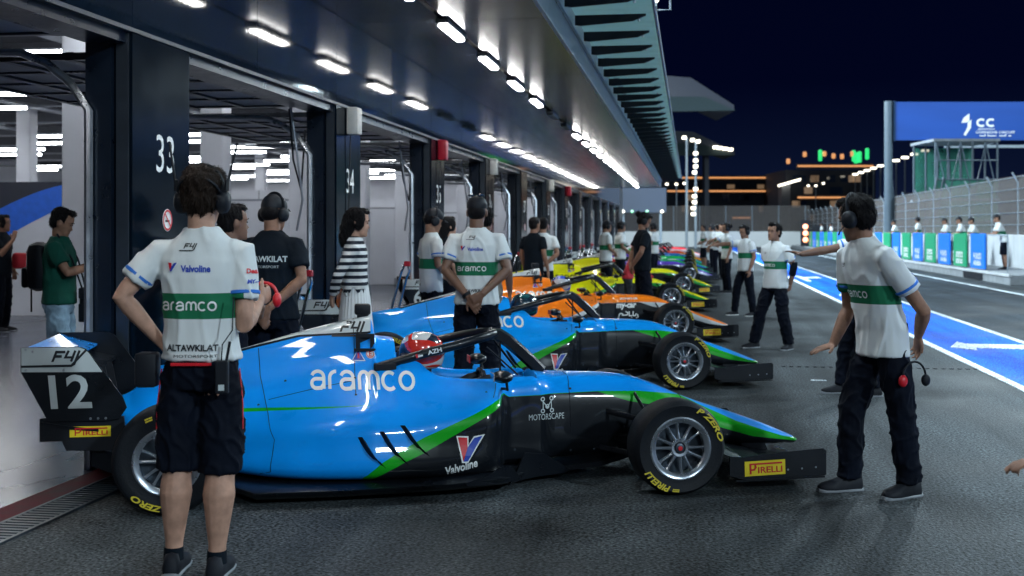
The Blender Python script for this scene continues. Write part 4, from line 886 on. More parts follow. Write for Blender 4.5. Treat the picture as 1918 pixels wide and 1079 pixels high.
o = empty('camera', ph, R(-84)+TH, 'black camera with long lens hanging in front of the photographer in green', 'camera'); MB().box((-.09,.17,.90),(.06,.25,1.0), bev=.015).obj('camera_body', 'matte_black', o, True); MB().lathe([(0,.001),(0,.045),(-.08,.045),(-.09,.055),(-.24,.055),(-.245,.045),(-.245,.001)],'z',20,(-.02,.21,.94)).obj('lens', 'matte_black', o, True); MB().tube([(-.07,.2,1.0),(-.1,.13,1.25),(-.08,.0,1.47),(.08,0,1.47),(.1,.13,1.25),(.05,.2,1.0)], .008, 6).obj('strap', 'matte_black', o)
# P21
person('person in dark clothes at the left edge of the first garage raising a phone', S(4, 126), R(-95), 1.74, dict(er=(.22,.10,1.15), wr=(.12,.24,1.38), dr=(0,.2,1), nr=(-1,0,0), cr=.5), 'black_cloth', 'trouser', 'skin_tan', 'long', 'hair', False, False, 1)
o = empty('bag', S(4,126), R(-95)+TH, 'red shoulder bag of the person in dark clothes in the first garage', 'bag'); MB().box((-.2,.10,.93),(-.06,.32,1.17), bev=.05).obj('bag_body', 'red_suit', o, True)
# P7
person('crew member in white team shirt, cap and headset with head bowed, beside pier 35', S(808, 178), R(-65), 1.74, dict(FRONT, girth=.92, pitch=-18, wl=(-.06,.24,.98), wr=(.06,.24,.98)), 'white', 'trouser', 'skin_tan', 'cap', 'hair', True, False, 1, 'race crew standing by the cars')
person('woman with long dark hair in black top standing inside the garage past pier 35', S(838, 152), R(-60), 1.68, dict(), 'black_cloth', 'trouser', 'skin', 'long', 'hair', False, False, 2)
# P10
person('bearded crew member in black with hair bun and headset, looking down by the yellow cars', S(1204, 121), R(-78), 1.78, dict(el=(-.22,-.1,1.15), er=(.22,-.1,1.15), wl=(-.06,-.18,.95), wr=(.06,-.18,.95), dl=(.6,-.15,-.8), dr=(-.6,-.1,-.8), nl=(0,1,0), nr=(0,1,0), pitch=-28, yaw=-8), 'black_cloth', 'trouser', 'skin_tan', 'bun', 'hair', True, False, 1, 'race crew standing by the cars', beard=True, shorts=True)
# P11
r5, s5, X5_, q5 = person('short-haired man without headset, feet wide apart, by the nose of the orange car', S(1452, 147), R(128), 1.60, dict(girth=1.05, hem=.84, hl=(-.09,0,.9), kl=(-.17,.05,.49), al=(-.24,.0,.09), kr=(.16,.12,.49), ar=(.24,.16,.09), tl=(-.2,1), tr=(.3,1), yaw=-2, pitch=4, el=(-.25,-.09,1.14), wl=(-.13,-.17,.9), dl=(.3,-.1,-.9), er=(.23,-.09,1.15), wr=(.1,-.17,.93)), 'white', 'trouser', 'skin_tan', 'short', 'hair', False, False, 0, 'race crew standing by the cars')
shirt_print(r5, s5, 1.6, 1)
MB().tube([q5['_el']+Vector((0,0,.06)), q5['_el'], q5['_el'].lerp(q5['_wl'],.45)], [.047,.048,.044], 14).obj('arm_sleeve', 'black_cloth', r5, True)
# P12
r6, s6, X6_, q6 = person('mechanic with headset reaching an arm out to the left in front of the yellow cars', S(1396, 106), R(118), 1.60, dict(er=(.27,.28,1.38), wr=(.25,.56,1.36), dr=(0,1,-.1), nr=(0,0,-1), cr=.15, absarm=True, pitch=-14, kl=(-.14,.0,.49), al=(-.2,-.04,.09), kr=(.14,.1,.49), ar=(.2,.1,.09), wl=(-.2,.06,.88), solem='white'), 'white', 'trouser', 'skin_tan', 'short', 'hair', True, False, 1, 'race crew standing by the cars')
person('crew member with headset and bun standing behind the reaching mechanic', S(1361, 78), R(100), 1.68, dict(er=(.24,.2,1.25), wr=(.2,.4,1.15), absarm=True), 'white', 'trouser', 'skin_tan', 'bun', 'hair', True, False, 1, 'race crew standing by the cars')
# far crew on the lane: one model, copied
PH = []
def far(label, px, s, rz, kind, group, H=1.72):
    key = kind; loc = S(px, s)
    src = next((p for p in PH if p[0] == key), None)
    if src is None:
        a = dict(stand=(dict(FRONT), 'white', 'trouser', False), back=(dict(BEHIND), 'white', 'trouser', False), arm=(dict(er=(.24,.2,1.25), wr=(.2,.42,1.2), absarm=True), 'white', 'trouser', False), dark=(dict(), 'black_cloth', 'trouser', False), short=(dict(FRONT), 'white', 'trouser', True),
            rail=(dict(lean=(0,.17), absarm=True, el=(-.2,.28,1.12), wl=(-.12,.42,1.13), er=(.2,.28,1.12), wr=(.1,.42,1.13), dl=(.5,1,0), dr=(-.5,1,0), nl=(0,0,-1), nr=(0,0,-1)), 'white', 'trouser', True))[kind]
        r_ = person(label, loc, rz, 1.72, a[0], a[1], a[2], 'skin_tan', 'cap' if kind in ('stand','rail') else 'short', 'hair', kind in ('stand','arm'), False, 2, group, shorts=a[3])[0]
        PH.append((key, r_))
    else: r_ = copy_tree(src[1]); r_.location = loc; r_.rotation_euler = (0,0,rz+TH); r_['label'] = label; r_['group'] = group
    r_.scale = (H/1.72,)*3
    return r_
g = 'distant crew around the row of cars'
far('small distant crew member in shorts, leftmost of the white-shirted group on the lane', 1318, 49, R(100), 'short', g)
far('small distant crew member second from left in the group on the lane', 1334, 52, R(80), 'stand', g)
far('small distant crew member third from left in the group, turned away', 1345, 56, R(20), 'back', g)
far('small distant crew member with arm out, rightmost of the group on the lane', 1354, 62, R(100), 'arm', g)
far('crew member in black standing outside the garages behind the yellow cars', 1000, 118, R(-40), 'dark', g)
far('white-shirted crew member seen from behind beside one in black by the garages', 1017, 116, R(-10), 'back', g)
far('white-shirted crew member leaning forward behind the second yellow car', 1135, 88, R(-70), 'stand', g)
far('white-shirted crew member facing right near the end of the garages', 1162, 82, R(-80), 'stand', g)
far('distant crew member in white at the end of the pit building', 1225, 66, R(60), 'stand', g)
# person outside the frame at the right whose hand shows
person('person at the right edge of the photo of whom only a hand shows', S(2204, 595), R(0), 1.70, dict(el=(-.34,0,1.0), wl=(-.38,.05,.78), dl=(-1,.1,0), nl=(0,0,-1)), 'black_cloth', 'trouser', 'skin_tan', 'short', 'hair', False, False, 1)

# drivers
def driver(car, label, hcol, stripe, suit='matte_black'):
    m_ = car.matrix_basis.copy()
    X, Z = 0, 0
    d = empty('person', car.location, car.rotation_euler.z, label, 'person', 'drivers sitting in the cars')
    mb = MB(); mb.tube([(-1.40,0,.42),(-1.38,0,.55),(-1.36,0,.62)], [(.19,.13),(.2,.13),(.1,.09)], 16).tube([(-1.38,0,.6),(-1.375,0,.72)], [.06,.055], 12)
    for sg in (-1, 1):
        mb.tube([(-1.37,sg*.17,.57),(-1.22,sg*.2,.47),(-1.06,sg*.13,.58)], [.055,.045,.032], 12); hand(mb, (-1.06,sg*.13,.585), (1,0,.1), (0,-sg,0), sg, 1.0, .9)
    remeshed(mb, 'body', suit, d, .012, 3)
    h = MB(); h.rings([[(-1.385+f*math.cos(a)*(1 if math.cos(a) > 0 else .95), w*math.sin(a), z) for a in [2*math.pi*i/28 for i in range(28)]] for z, w, f in ((.66,.085,.10),(.68,.105,.13),(.73,.118,.143),(.78,.122,.142),(.82,.112,.128),(.855,.085,.098),(.875,.05,.058),(.882,.01,.012))])
    hm, nt, p = newmat('helmet_paint'); tc = N(nt,'ShaderNodeTexCoord'); v = N(nt,'ShaderNodeTexVoronoi'); v.inputs['Scale'].default_value = 11; mp = N(nt,'ShaderNodeMapping'); mp.inputs['Scale'].default_value = (.5,1,1.6); mp.inputs['Rotation'].default_value = (0,.35,0)
    nt.links.new(tc.outputs['Object'], mp.inputs[0]); nt.links.new(mp.outputs[0], v.inputs['Vector']); r_ = N(nt,'ShaderNodeValToRGB'); r_.color_ramp.interpolation = 'CONSTANT'
    sx = N(nt,'ShaderNodeSeparateColor'); nt.links.new(v.outputs['Color'], sx.inputs[0]); nt.links.new(sx.outputs[0], r_.inputs['Fac'])
    e = r_.color_ramp.elements; e[0].color = (*hcol,1); e[1].position = .33; e[1].color = (*stripe,1); q = e.new(.72); q.color = (.02,.03,.05,1)
    nt.links.new(r_.outputs[0], p.inputs['Base Color']); p.inputs['Roughness'].default_value = .2; p.inputs['Coat Weight'].default_value = 1
    ho = h.obj('helmet', hm, d, True, 80)
    MB().rings([[(-1.385+f*math.cos(a), w*math.sin(a), z) for a in [-1.25+2.5*i/12 for i in range(13)]] for z, w, f in ((.745,.121,.147),(.80,.121,.142))], cap=False, closed=False).obj('visor', 'lens_blue', ho, True)
    return d
driver(cars[0], 'driver in red and white helmet sitting in the nearest blue car', (.62,.62,.62), (.65,.03,.02))
driver(cars[1], 'driver in dark teal helmet sitting in the second blue car', (.01,.08,.09), (.01,.03,.05))
driver(cars[2], 'driver in blue and white helmet sitting in the orange car', (.05,.09,.5), (.5,.52,.6))
driver(cars[4], 'driver in white and red helmet sitting in the yellow car next to the purple one', (.6,.6,.6), (.5,.02,.03))
driver(cars[5], 'driver in red helmet sitting in the purple car', (.6,.03,.04), (.6,.3,.3))
# person in red and black with red helmet climbing into the first yellow car
r7, s7, X7_, q7 = person('driver in red and black suit and red helmet bending beside the nearest yellow car', S(1176, 108), R(-100), 1.35, dict(lean=(0,.2), pitch=-40, el=(-.22,.15,1.1), er=(.22,.15,1.1), wl=(-.15,.3,.95), wr=(.15,.3,.95)), 'red_suit', 'matte_black', 'red_suit', None, 'hair', False, False, 1, None, sleeve=2, face=False)
hb = MB().ell((0,0,0),(.14,.16,.15),24,16); X7_.mb(hb); hb.obj('helmet', 'red_suit', r7, True)
# ================================================================ THE PLACE
def asphalt(name, col, patch=.42):
    m, nt, p = newmat(name); L = nt.links.new; tc = N(nt, 'ShaderNodeTexCoord')
    a = N(nt, 'ShaderNodeTexNoise'); a.inputs['Scale'].default_value = 55; a.inputs['Detail'].default_value = 3; L(tc.outputs['Object'], a.inputs['Vector'])
    b = N(nt, 'ShaderNodeTexNoise'); b.inputs['Scale'].default_value = .6; b.inputs['Detail'].default_value = 6; L(tc.outputs['Object'], b.inputs['Vector'])
    mp = N(nt, 'ShaderNodeMapping'); mp.inputs['Scale'].default_value = (2.2,.09,1); mp.inputs['Rotation'].default_value = (0,0,.25); L(tc.outputs['Object'], mp.inputs['Vector'])
    c = N(nt, 'ShaderNodeTexNoise'); c.inputs['Scale'].default_value = 1; c.inputs['Detail'].default_value = 5; L(mp.outputs[0], c.inputs['Vector'])
    v = N(nt, 'ShaderNodeTexVoronoi'); v.inputs['Scale'].default_value = 75; L(tc.outputs['Object'], v.inputs['Vector'])
    def mr(s, a0, a1, lo, hi):
        r = N(nt, 'ShaderNodeMapRange'); L(s, r.inputs['Value']); r.inputs['From Min'].default_value = a0; r.inputs['From Max'].default_value = a1; r.inputs['To Min'].default_value = lo; r.inputs['To Max'].default_value = hi; return r.outputs[0]
    def mul(x, y):
        h = N(nt, 'ShaderNodeMath', operation='MULTIPLY'); L(x, h.inputs[0]); L(y, h.inputs[1]); return h.outputs[0]
    f = mul(mul(mr(a.outputs['Fac'], .35, .65, .1, 2.3), mr(b.outputs['Fac'], .35, .65, 1-patch, 1+patch)), mul(mr(c.outputs['Fac'], .35, .65, .62, 1.35), mr(v.outputs['Distance'], 0, .7, 1.5, .7)))
    hs = N(nt, 'ShaderNodeHueSaturation'); hs.inputs['Color'].default_value = (*col, 1); L(f, hs.inputs['Value']); L(hs.outputs[0], p.inputs['Base Color'])
    L(mr(b.outputs['Fac'], .3, .7, .5, .78), p.inputs['Roughness'])
    p.inputs['Specular IOR Level'].default_value = .15
    bp = N(nt, 'ShaderNodeBump'); bp.inputs['Strength'].default_value = .35; bp.inputs['Distance'].default_value = .008; L(v.outputs['Distance'], bp.inputs['Height']); L(bp.outputs[0], p.inputs['Normal'])
    return m
M['asphalt'] = asphalt('asphalt', (.042,.049,.054)); M['asphalt_dark'] = asphalt('asphalt_dark', (.019,.026,.034))
M['lane_blue'] = asphalt('blue_lane_paint', (.001,.095,.6), .18)
def paint(name, col):
    m = asphalt(name, col, .2); return m
M['line_white'] = paint('line_paint', (.6,.66,.7)); M['line_green'] = paint('green_scuff', (.01,.2,.2))
M['floor'] = mat('polished_concrete', (.075,.082,.11), .25, var=.25, scale=.8, stretch=(1,.25,1), rvar=.12)
M['red_kerb'] = mat('red_threshold', (.11,.004,.012), .6, var=.3, spec=.1)
M['gloss_panel'] = mat('gloss_dark_panel', (.005,.011,.022), .05, var=.25, scale=1.6, coat=0, bump=.03, bscale=5, spec=.14, rvar=.03, stretch=(1,4,.6))
M['pier_gloss'] = mat('pier_black_gloss', (.002,.006,.012), .13, var=.25, scale=1.6, coat=0, spec=.12, rvar=.06)
M['soffit'] = mat('soffit_metal', (.12,.14,.17), .22, metal=.8, var=.06, scale=.9, rvar=.04)
M['soffit_edge'] = mat('soffit_edge', (.38,.45,.48), .5, var=.1)
M['jamb'] = mat('jamb_panel', (.005,.01,.02), .3, var=.2, rvar=.1)
M['hall_white'] = mat('hall_white', (.56,.585,.65), .6, var=.06, scale=1.5)
M['hall_black'] = mat('hoarding_black', (.008,.012,.03), .4); M['hall_blue'] = mat('hoarding_blue', (.01,.12,.65), .4)
M['hall_ceiling'] = mat('hall_ceiling', (.05,.055,.07), .8)
M['duct'] = mat('galvanised_duct', (.22,.24,.28), .45, metal=.4)
M['board_blue'] = mat('board_blue', (.003,.17,.75), .45, var=.12); M['board_green'] = mat('board_green', (.006,.30,.13), .45, var=.12)
M['beige'] = mat('beige_plastic', (.55,.56,.55), .5); M['red_box'] = mat('red_plastic', (.4,.012,.03), .4)
M['facade'] = mat('dark_facade', (.035,.045,.07), .6, var=.3, scale=.1)
M['netting'] = None
def glassy(name, col, alpha, rough=.3, scale=2, emit=None):
    m, nt, p = newmat(name); p.inputs['Base Color'].default_value = (*col, 1); p.inputs['Roughness'].default_value = rough
    tc = N(nt, 'ShaderNodeTexCoord'); nz = N(nt, 'ShaderNodeTexNoise'); nz.inputs['Scale'].default_value = scale; nt.links.new(tc.outputs['Object'], nz.inputs['Vector'])
    mr = N(nt, 'ShaderNodeMapRange'); nt.links.new(nz.outputs['Fac'], mr.inputs['Value']); mr.inputs['To Min'].default_value = alpha*.6; mr.inputs['To Max'].default_value = min(1, alpha*1.4); nt.links.new(mr.outputs[0], p.inputs['Alpha'])
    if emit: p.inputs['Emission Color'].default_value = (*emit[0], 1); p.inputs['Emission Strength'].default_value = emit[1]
    return m
M['canopy_glass'] = glassy('frosted_canopy_glass_glow', (.25,.42,.44), .9, .3, 2.2, ((.16,.34,.37), .34))  # weak emission stands in for light on the frosted glass
M['wire'] = glassy('wire_mesh', (.13,.115,.11), .5, .7, 9)
M['green_glass'] = glassy('green_netting', (.06,.3,.22), .62, .6, 1.5)
M['translucent'] = mat('door_panel', (.3,.33,.38), .5)

def structure(mb, name, m_, kind='structure'):
    o = mb.obj(name, m_); o['kind'] = kind; return o
structure(MB().box((-700,-300,-.5),(700,1500,0)), 'asphalt_ground', 'asphalt')
structure(MB().box((4.46,-30,.0005),(7.60,150,.004)), 'pit_road', 'asphalt_dark')
structure(MB().box((3.17,-30,.001),(4.36,125,.0045)), 'blue_lane', 'lane_blue')
for x0, x1 in ((3.07,3.17),(4.36,4.46),(7.60,7.72)): structure(MB().box((x0,-30,.001),(x1,125,.0085)), 'lane_line', 'line_white')
mk = MB()
for poly in ([(3.30,15.9),(3.55,15.55),(3.6,15.85),(4.3,15.8),(4.3,16.35),(3.6,16.4),(3.55,16.7)], [(3.4,28.2),(3.6,27.6),(3.65,28.1),(4.2,28.1),(4.2,28.9),(3.65,28.9),(3.6,29.4)], [(3.42,36),(3.55,36),(3.6,38),(4.1,38.5),(4.05,39.5),(3.6,39),(3.5,40.5),(3.4,40.5)]): mk.prism(poly, .002, .0105, 'xy')
o = structure(mk, 'lane_markings', 'line_white')
structure(MB().prism([(3.9,12.0),(4.1,11.9),(4.2,13.6),(4.0,13.4)], .002, .0105, 'xy').prism([(3.3,8.5),(3.5,8.4),(3.9,9.0),(3.4,9.0)], .002, .0105, 'xy'), 'lane_scuffs', 'line_green')
mk = MB()
for i in range(26): mk.box((1.0+i*.085,13.4+.002*i,.001),(1.04+i*.085,13.46+.002*i,.006))
structure(mk, 'timing_studs', 'matte_black')
structure(MB().box((1.6,11.3,.001),(1.72,11.34,.005)).box((1.8,11.0,.001),(1.95,11.05,.005)).box((1.2,12.2,.001),(1.35,12.25,.005)), 'tape_marks', 'line_white')
# threshold, drain and hall floor
structure(MB().box((-32,-6,.001),(-3.66,63,.006)), 'hall_floor', 'floor')
structure(MB().box((-3.66,-6,.001),(-3.485,60,.010)), 'threshold_strip', 'red_kerb')
mk = MB(); yy = 3.0
for nm in (((-.07,0),(.07,0)), ((-.07,0),(.07,.03)), ((-.07,.05),(.06,0)), ((-.07,0),(.07,0),(.0,.06)), ((-.06,.03),(.06,.03)), ((-.07,0),(.07,0),(.07,.08)), ((-.07,0),(.07,0),(.07,.09),(.0,.09),(0,0)), ((-.07,0),(.07,.05),(-.07,.1))):
    v, f = stroke([list(nm)], .018); mk.add([(-3.572+a, yy+b, .0125) for a, b in v], f); yy += .33
structure(mk, 'threshold_lettering', 'line_white')
mk = MB(); mk.box((-3.485,-2,.0005),(-3.465,60,.012)); mk.box((-3.27,-2,.0005),(-3.25,60,.012))
for i in range(640): mk.box((-3.465,-2+i*.05,.0005),(-3.27,-1.975+i*.05,.010))
structure(mk, 'drain_grate', 'dark_steel')

PITCH = 4.38; Y0 = 7.92   # far edge of pier 33
def pier(n):
    y1 = Y0+PITCH*(n-33); y0 = y1-.86
    o = empty('pier', (-3.47, y0, 0), 0, None, 'pier', 'black piers between the garages')
    o['label'] = f'glossy black pier marked {n} between two garage openings' if n in (33,34,35,36) else 'glossy dark pier far down the garage row'
    MB().box((-.30,0,0),(0,.86,2.779)).obj('pier_panel', 'pier_gloss', o)
    MB().box((-.29,-.05,0),(-.12,-.002,2.775)).obj('jamb', 'jamb', o); MB().box((-.29,.862,0),(-.12,.91,2.775)).obj('jamb', 'jamb', o)
    MB().box((-.10,-.02,0),(-.02,-.002,2.77)).obj('door_track', 'dark_steel', o)
    MB().tube([(-.25,-.085,.0),(-.25,-.085,2.25),(-.36,-.10,2.42),(-.52,-.10,2.55),(-.7,-.10,2.62),(-2.6,-.10,2.68)], .028, 8).obj('guide_rail', 'steel', o, True)
    MB().tube([(-.33,.3,.0),(-.33,.3,2.7)], .018, 8).obj('conduit', 'dark_steel', o, True)
    if n >= 33: decal('pier_number', fit(str(n), .27, .25, bold=.0), (.0, .47, 2.01), (0,1,0), (0,0,1), 'white', o)
    if n >= 32:
        ci = arc(0,0,.075,.075,0,360,20)[:-1]; r_ = stroke([arc(0,0,.064,.064,0,360,20)], .014); s_ = stroke([[(-.045,.045),(.045,-.045)]], .012); c_ = stroke([[(-.035,-.006),(.03,-.006)]], .014)
        emblem('no_smoking_sticker', [(ci,[tuple(range(20))],'white'), (c_[0],c_[1],'black'), (r_[0],r_[1],'red_vinyl'), (s_[0],s_[1],'red_vinyl')], (0,.50,1.57), (0,1,0), (0,0,1), o)
    return o
NP = 12
for n in range(31, 33+NP): pier(n)
# lintel and glossy fascia, one panel run per bay
fa = empty('fascia', (-3.47,0,2.78), 0, 'long glossy dark fascia above the garage openings mirroring the ceiling lamps', 'fascia')
for k in range(-6, 24):
    y = Y0-.86+k*PITCH/2
    if y+PITCH/2-.006 <= 60.5: MB().box((-.03,y,.0),(.0,y+PITCH/2-.008,.857)).obj('fascia_panel', 'gloss_panel', fa)
MB().box((-.28,-6,-.10),(-.035,59.6,.0)).obj('lintel', 'jamb', fa); MB().box((-.30,-6,.001),(-.032,59.6,.86)).obj('backing', 'jamb', fa)
MB().box((-.06,-6,-.03),(.008,59.6,-.004)).obj('drip_edge', 'dark_steel', fa)
# soffit
so = empty('canopy_soffit', (0,0,3.64), 0, 'wide metal soffit of the pit building canopy with a joint along its row of lamps', 'canopy')
for k in range(-3, 14):
    y = Y0-.4+k*PITCH
    if y < 57:
        y2 = min(y+PITCH-.02, 58.6)
        MB().box((-3.5,y,.0),(-2.50,y2,.04)).obj('soffit_panel', 'soffit', so); MB().box((-2.44,y,.0),(-1.44,y2,.04)).obj('soffit_panel', 'soffit', so)
MB().box((-3.9,-8,1.262),(-3.53,58.8,1.45)).box((-3.52,-8,.045),(-1.44,58.8,.5)).obj('roof_slab', 'jamb', so)
MB().box((-1.438,-8,-.01),(-1.40,58.8,.27)).obj('edge_beam', 'soffit_edge', so); MB().box((-3.5,58.61,-.01),(-1.438,58.65,.27)).obj('edge_beam', 'soffit_edge', so)
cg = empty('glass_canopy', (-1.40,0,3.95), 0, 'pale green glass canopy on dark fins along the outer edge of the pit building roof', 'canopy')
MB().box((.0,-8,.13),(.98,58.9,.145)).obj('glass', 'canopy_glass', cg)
MB().tube([(1.0,-8,.10),(1.0,58.9,.10)], .022, 8).obj('edge_rail', 'soffit_edge', cg, True)
for k in range(56):
    y = -6+k*1.165
    if y < 58.6: MB().prism([(.08,-.06),(.15,-.07),(.75,-.03),(.9,.03),(.9,.05),(.08,.05)], y-.02, y+.02, 'xz').obj('fin', 'matte_black', cg)
for k in range(20):
    y = 6.8+k*1.165; MB().tube([(.18,y+.5,.125),(.18,y+.5,.07)], .02, 6).tube([(.14,y+.5,.12),(.22,y+.5,.12)], .01, 5).tube([(.8,y+.5,.125),(.8,y+.5,.05)], .02, 6).obj('glass_clamp', 'steel', cg)
MB().box((.02,-8,-.05),(.05,58.9,.12)).obj('gutter_plate', 'soffit_edge', cg)
# ceiling lamps
g = 'lit batten lamps along the canopy soffit'; lp = None
for k in range(-4, 20):
    y = 12.26+2.33*k
    if y > 58: break
    lit = k not in (4, 5)
    if not lit:
        o = empty('ceiling_lamp', (-2.47,y,3.64), 0, 'unlit batten lamp in the gap of the canopy lamp row', 'ceiling lamp', 'unlit batten lamps along the canopy soffit')
        MB().box((-.06,-.5,-.075),(.06,.5,-.001), bev=.015).obj('housing', 'dark_steel', o); continue
    if lp is None:
        lp = empty('ceiling_lamp', (-2.47,y,3.64), 0, 'lit white batten lamp in the row under the canopy soffit', 'ceiling lamp', g)
        MB().box((-.065,-.52,-.05),(.065,.52,-.001), bev=.012).obj('housing', 'dark_steel', lp); MB().box((-.048,-.475,-.085),(.048,.475,-.052), bev=.02).obj('diffuser', 'lamp', lp, True)
    else: o = copy_tree(lp); o.location = (-2.47,y,3.64)
# wall boxes
def wallbox(py, y, m_, label, cat, nm):
    o = empty(nm, (-3.47,y,2.62), 0, label, cat)
    MB().box((.005,0,-.14),(.13,.17,.14), bev=.02).obj('case', m_, o, True); MB().box((.0,.04,-.08),(.006,.13,.08)).obj('bracket', 'dark_steel', o); MB().tube([(.03,.08,-.14),(.02,.07,-.6),(.02,.05,-1.2)], .006, 6).obj('cable', 'matte_black', o)
wallbox(0, Y0+PITCH-.55, 'beige', 'beige speaker box mounted above pier 34', 'speaker', 'speaker_box')
wallbox(0, Y0+2*PITCH-.5, 'red_box', 'red alarm box mounted above pier 35', 'alarm', 'alarm_box')
wallbox(0, Y0+3*PITCH-.5, 'beige', 'beige speaker box two piers beyond the one above pier 34', 'speaker', 'speaker_box')
wallbox(0, Y0+5*PITCH-.5, 'beige', 'small beige speaker box five piers past pier 33', 'speaker', 'speaker_box')
wallbox(0, Y0+6*PITCH-.5, 'red_box', 'small red alarm box six piers past pier 33', 'alarm', 'alarm_box')
# overhead doors with translucent panels, hoses, hoops
g1 = 'sectional doors rolled up inside the openings'; dp = None
for n in range(31, 33+NP-1):
    y = Y0+PITCH*(n-33)
    if dp is None:
        dp = empty('overhead_door', (-3.9,y,2.72), 0, 'raised sectional garage door with pale panels in dark frames, under the hall ceiling', 'garage door', g1)
        mb = MB(); gl = MB()
        for i in range(5): mb.box((-.5*i-.03,.05,0),(-.5*i+.03,PITCH-.95,.06))
        for j in range(6): mb.box((-2.03,.05+j*(PITCH-1.06)/5,.004),(.03,.11+j*(PITCH-1.06)/5,.056))
        for i in range(4):
            for j in range(5): gl.box((-.5*(i+1)+.033,.115+j*(PITCH-1.06)/5,.02),(-.5*i-.033,.045+(j+1)*(PITCH-1.06)/5,.03))
        mb.obj('door_frame', 'jamb', dp); gl.obj('door_panel', 'translucent', dp)
        MB().tube([(-.1,.3,.2),(-.1,PITCH-1.2,.2)], .04, 8).obj('spring_shaft', 'duct', dp, True); MB().box((-.4,.2,.25),(-.1,.8,.5)).obj('door_motor', 'duct', dp)
    else: o = copy_tree(dp); o.location = (-3.9,y,2.72)
rd = random.Random(4); g2 = 'grey hoses hanging beside the openings'; hp = None
for n in range(33, 33+NP-1):
    y = Y0+PITCH*(n-33)
    if hp is None:
        hp = empty('hanging_hose', (-3.85,y+3.25,0), 0, 'dark cable and pale air hose hanging in a curve beside the opening', 'hose', g2)
        MB().tube([(0,0,2.7),(.05,.02,2.3),(.10,.06,1.8),(.02,.12,1.5)], .012, 6).obj('air_hose', 'duct', hp, True); MB().tube([(-.05,.1,2.7),(-.03,.16,2.2),(.03,.22,1.9),(.08,.2,2.5)], .010, 6).obj('cable', 'matte_black', hp, True)
    else: o = copy_tree(hp); o.location = (-3.85,y+3.25,0); o.rotation_euler.z = rd.uniform(-.5,.5)
tp = None; g3 = 'bent chrome push bars behind the cars'
for (px, s_, rz) in ((748,159,-8),(560,205,-8),(962,112,0),(1022,96,0),(1060,84,0),(1086,75,0),(1103,68,0)):
    if tp is None:
        tp = empty('push_bar', S(px,s_), TH+R(rz), None, 'push bar', g3)
        MB().tube([(-.10,0,.05),(-.09,.0,.6),(.02,.0,1.0),(.06,.0,1.1),(.10,.0,1.12)], .016, 8).tube([(-.02,.0,.05),(-.01,.0,.58),(.09,.0,.95),(.12,.0,1.02),(.10,.0,1.12)], .016, 8).obj('frame', 'chrome', tp, True)
        MB().box((.06,-.03,1.08),(.13,.03,1.14), bev=.01).obj('grip', 'red_box', tp); MB().box((-.2,-.18,.02),(.1,.18,.08)).obj('base', 'dark_steel', tp); tp['label'] = 'bent twin chrome push bar standing behind a parked car'
    else: o = copy_tree(tp); o.location = S(px,s_); o.rotation_euler.z = TH+R(rz)
# hall interior
hall = empty('garage_hall', (0,0,0), 0, 'bright garage hall behind the openings with pale walls and dark ceiling', 'hall')
MB().box((-32,-6,4.9),(-3.75,63,5.1)).obj('ceiling', 'hall_ceiling', hall); MB().box((-32.3,-6,0),(-32,63,5)).obj('wall', 'hall_white', hall); MB().box((-32,62.7,0),(-3.75,63,5)).obj('wall', 'hall_white', hall); MB().box((-32,-6.3,0),(-3.75,-6,5)).obj('wall', 'hall_white', hall)
MB().box((-3.74,-6,3.65),(-3.6,60,5)).obj('wall', 'hall_ceiling', hall); MB().box((-3.74,59.8,0),(-3.5,63,3.7)).obj('wall', 'jamb', hall)
for x in (-5.2,-7.0,-9.6,-12.5,-16,-20): MB().tube([(x,-6,4.55),(x,62,4.55)], .07 if x != -9.6 else .16, 8).obj('pipe', 'duct', hall, True)
for y in range(0, 62, 4): MB().box((-31,y,4.6),(-3.8,y+.16,4.9)).obj('ceiling_beam', 'hall_ceiling', hall)
for y in range(2, 62, 4): MB().tube([(-31,y,4.42),(-3.8,y,4.42)], .03, 6).obj('cable_tray', 'duct', hall)
cp = None; g4 = 'pale columns in the garage hall'
for k in range(0, 11):
    y = 14.49+PITCH*k
    if cp is None:
        cp = empty('hall_column', (-7.8,y,0), 0, 'pale square column in the garage hall, seen through an opening', 'column', g4); MB().box((-.2,-.2,0),(.2,.2,4.89), bev=.03).obj('shaft', 'hall_white', cp); MB().box((-.215,-.215,0.006),(.215,.215,.2)).obj('base_guard', 'duct', cp)
    else: o = copy_tree(cp); o.location = (-7.8,y,0)
for k in range(0, 6):
    o = copy_tree(cp); o.location = (-17.5,12+8.76*k,0)
hp2 = None; g5 = 'lit strip lamps hung in the garage hall'; cnt = 0
for j, y in enumerate(np.arange(9, 61, 2.4)):
    for i, x in enumerate((-6.2,-10.2,-14.2,-18.2,-22.2,-27)):
        xx = x+(.9 if j % 2 else -.6)
        if hp2 is None:
            hp2 = empty('strip_lamp', (xx,y,4.1), 0, 'lit strip lamp hanging under the garage hall ceiling', 'strip lamp', g5); MB().box((-.9,-.06,-.03),(.9,.06,.03), bev=.012).obj('diffuser', 'hall_lamp', hp2); MB().box((-.92,-.07,.031),(.92,.07,.06)).obj('housing', 'duct', hp2); MB().tube([(-.7,0,.06),(-.7,0,.8)], .006, 4).obj('hanger', 'dark_steel', hp2)
        else: o = copy_tree(hp2); o.location = (xx,y,4.1)
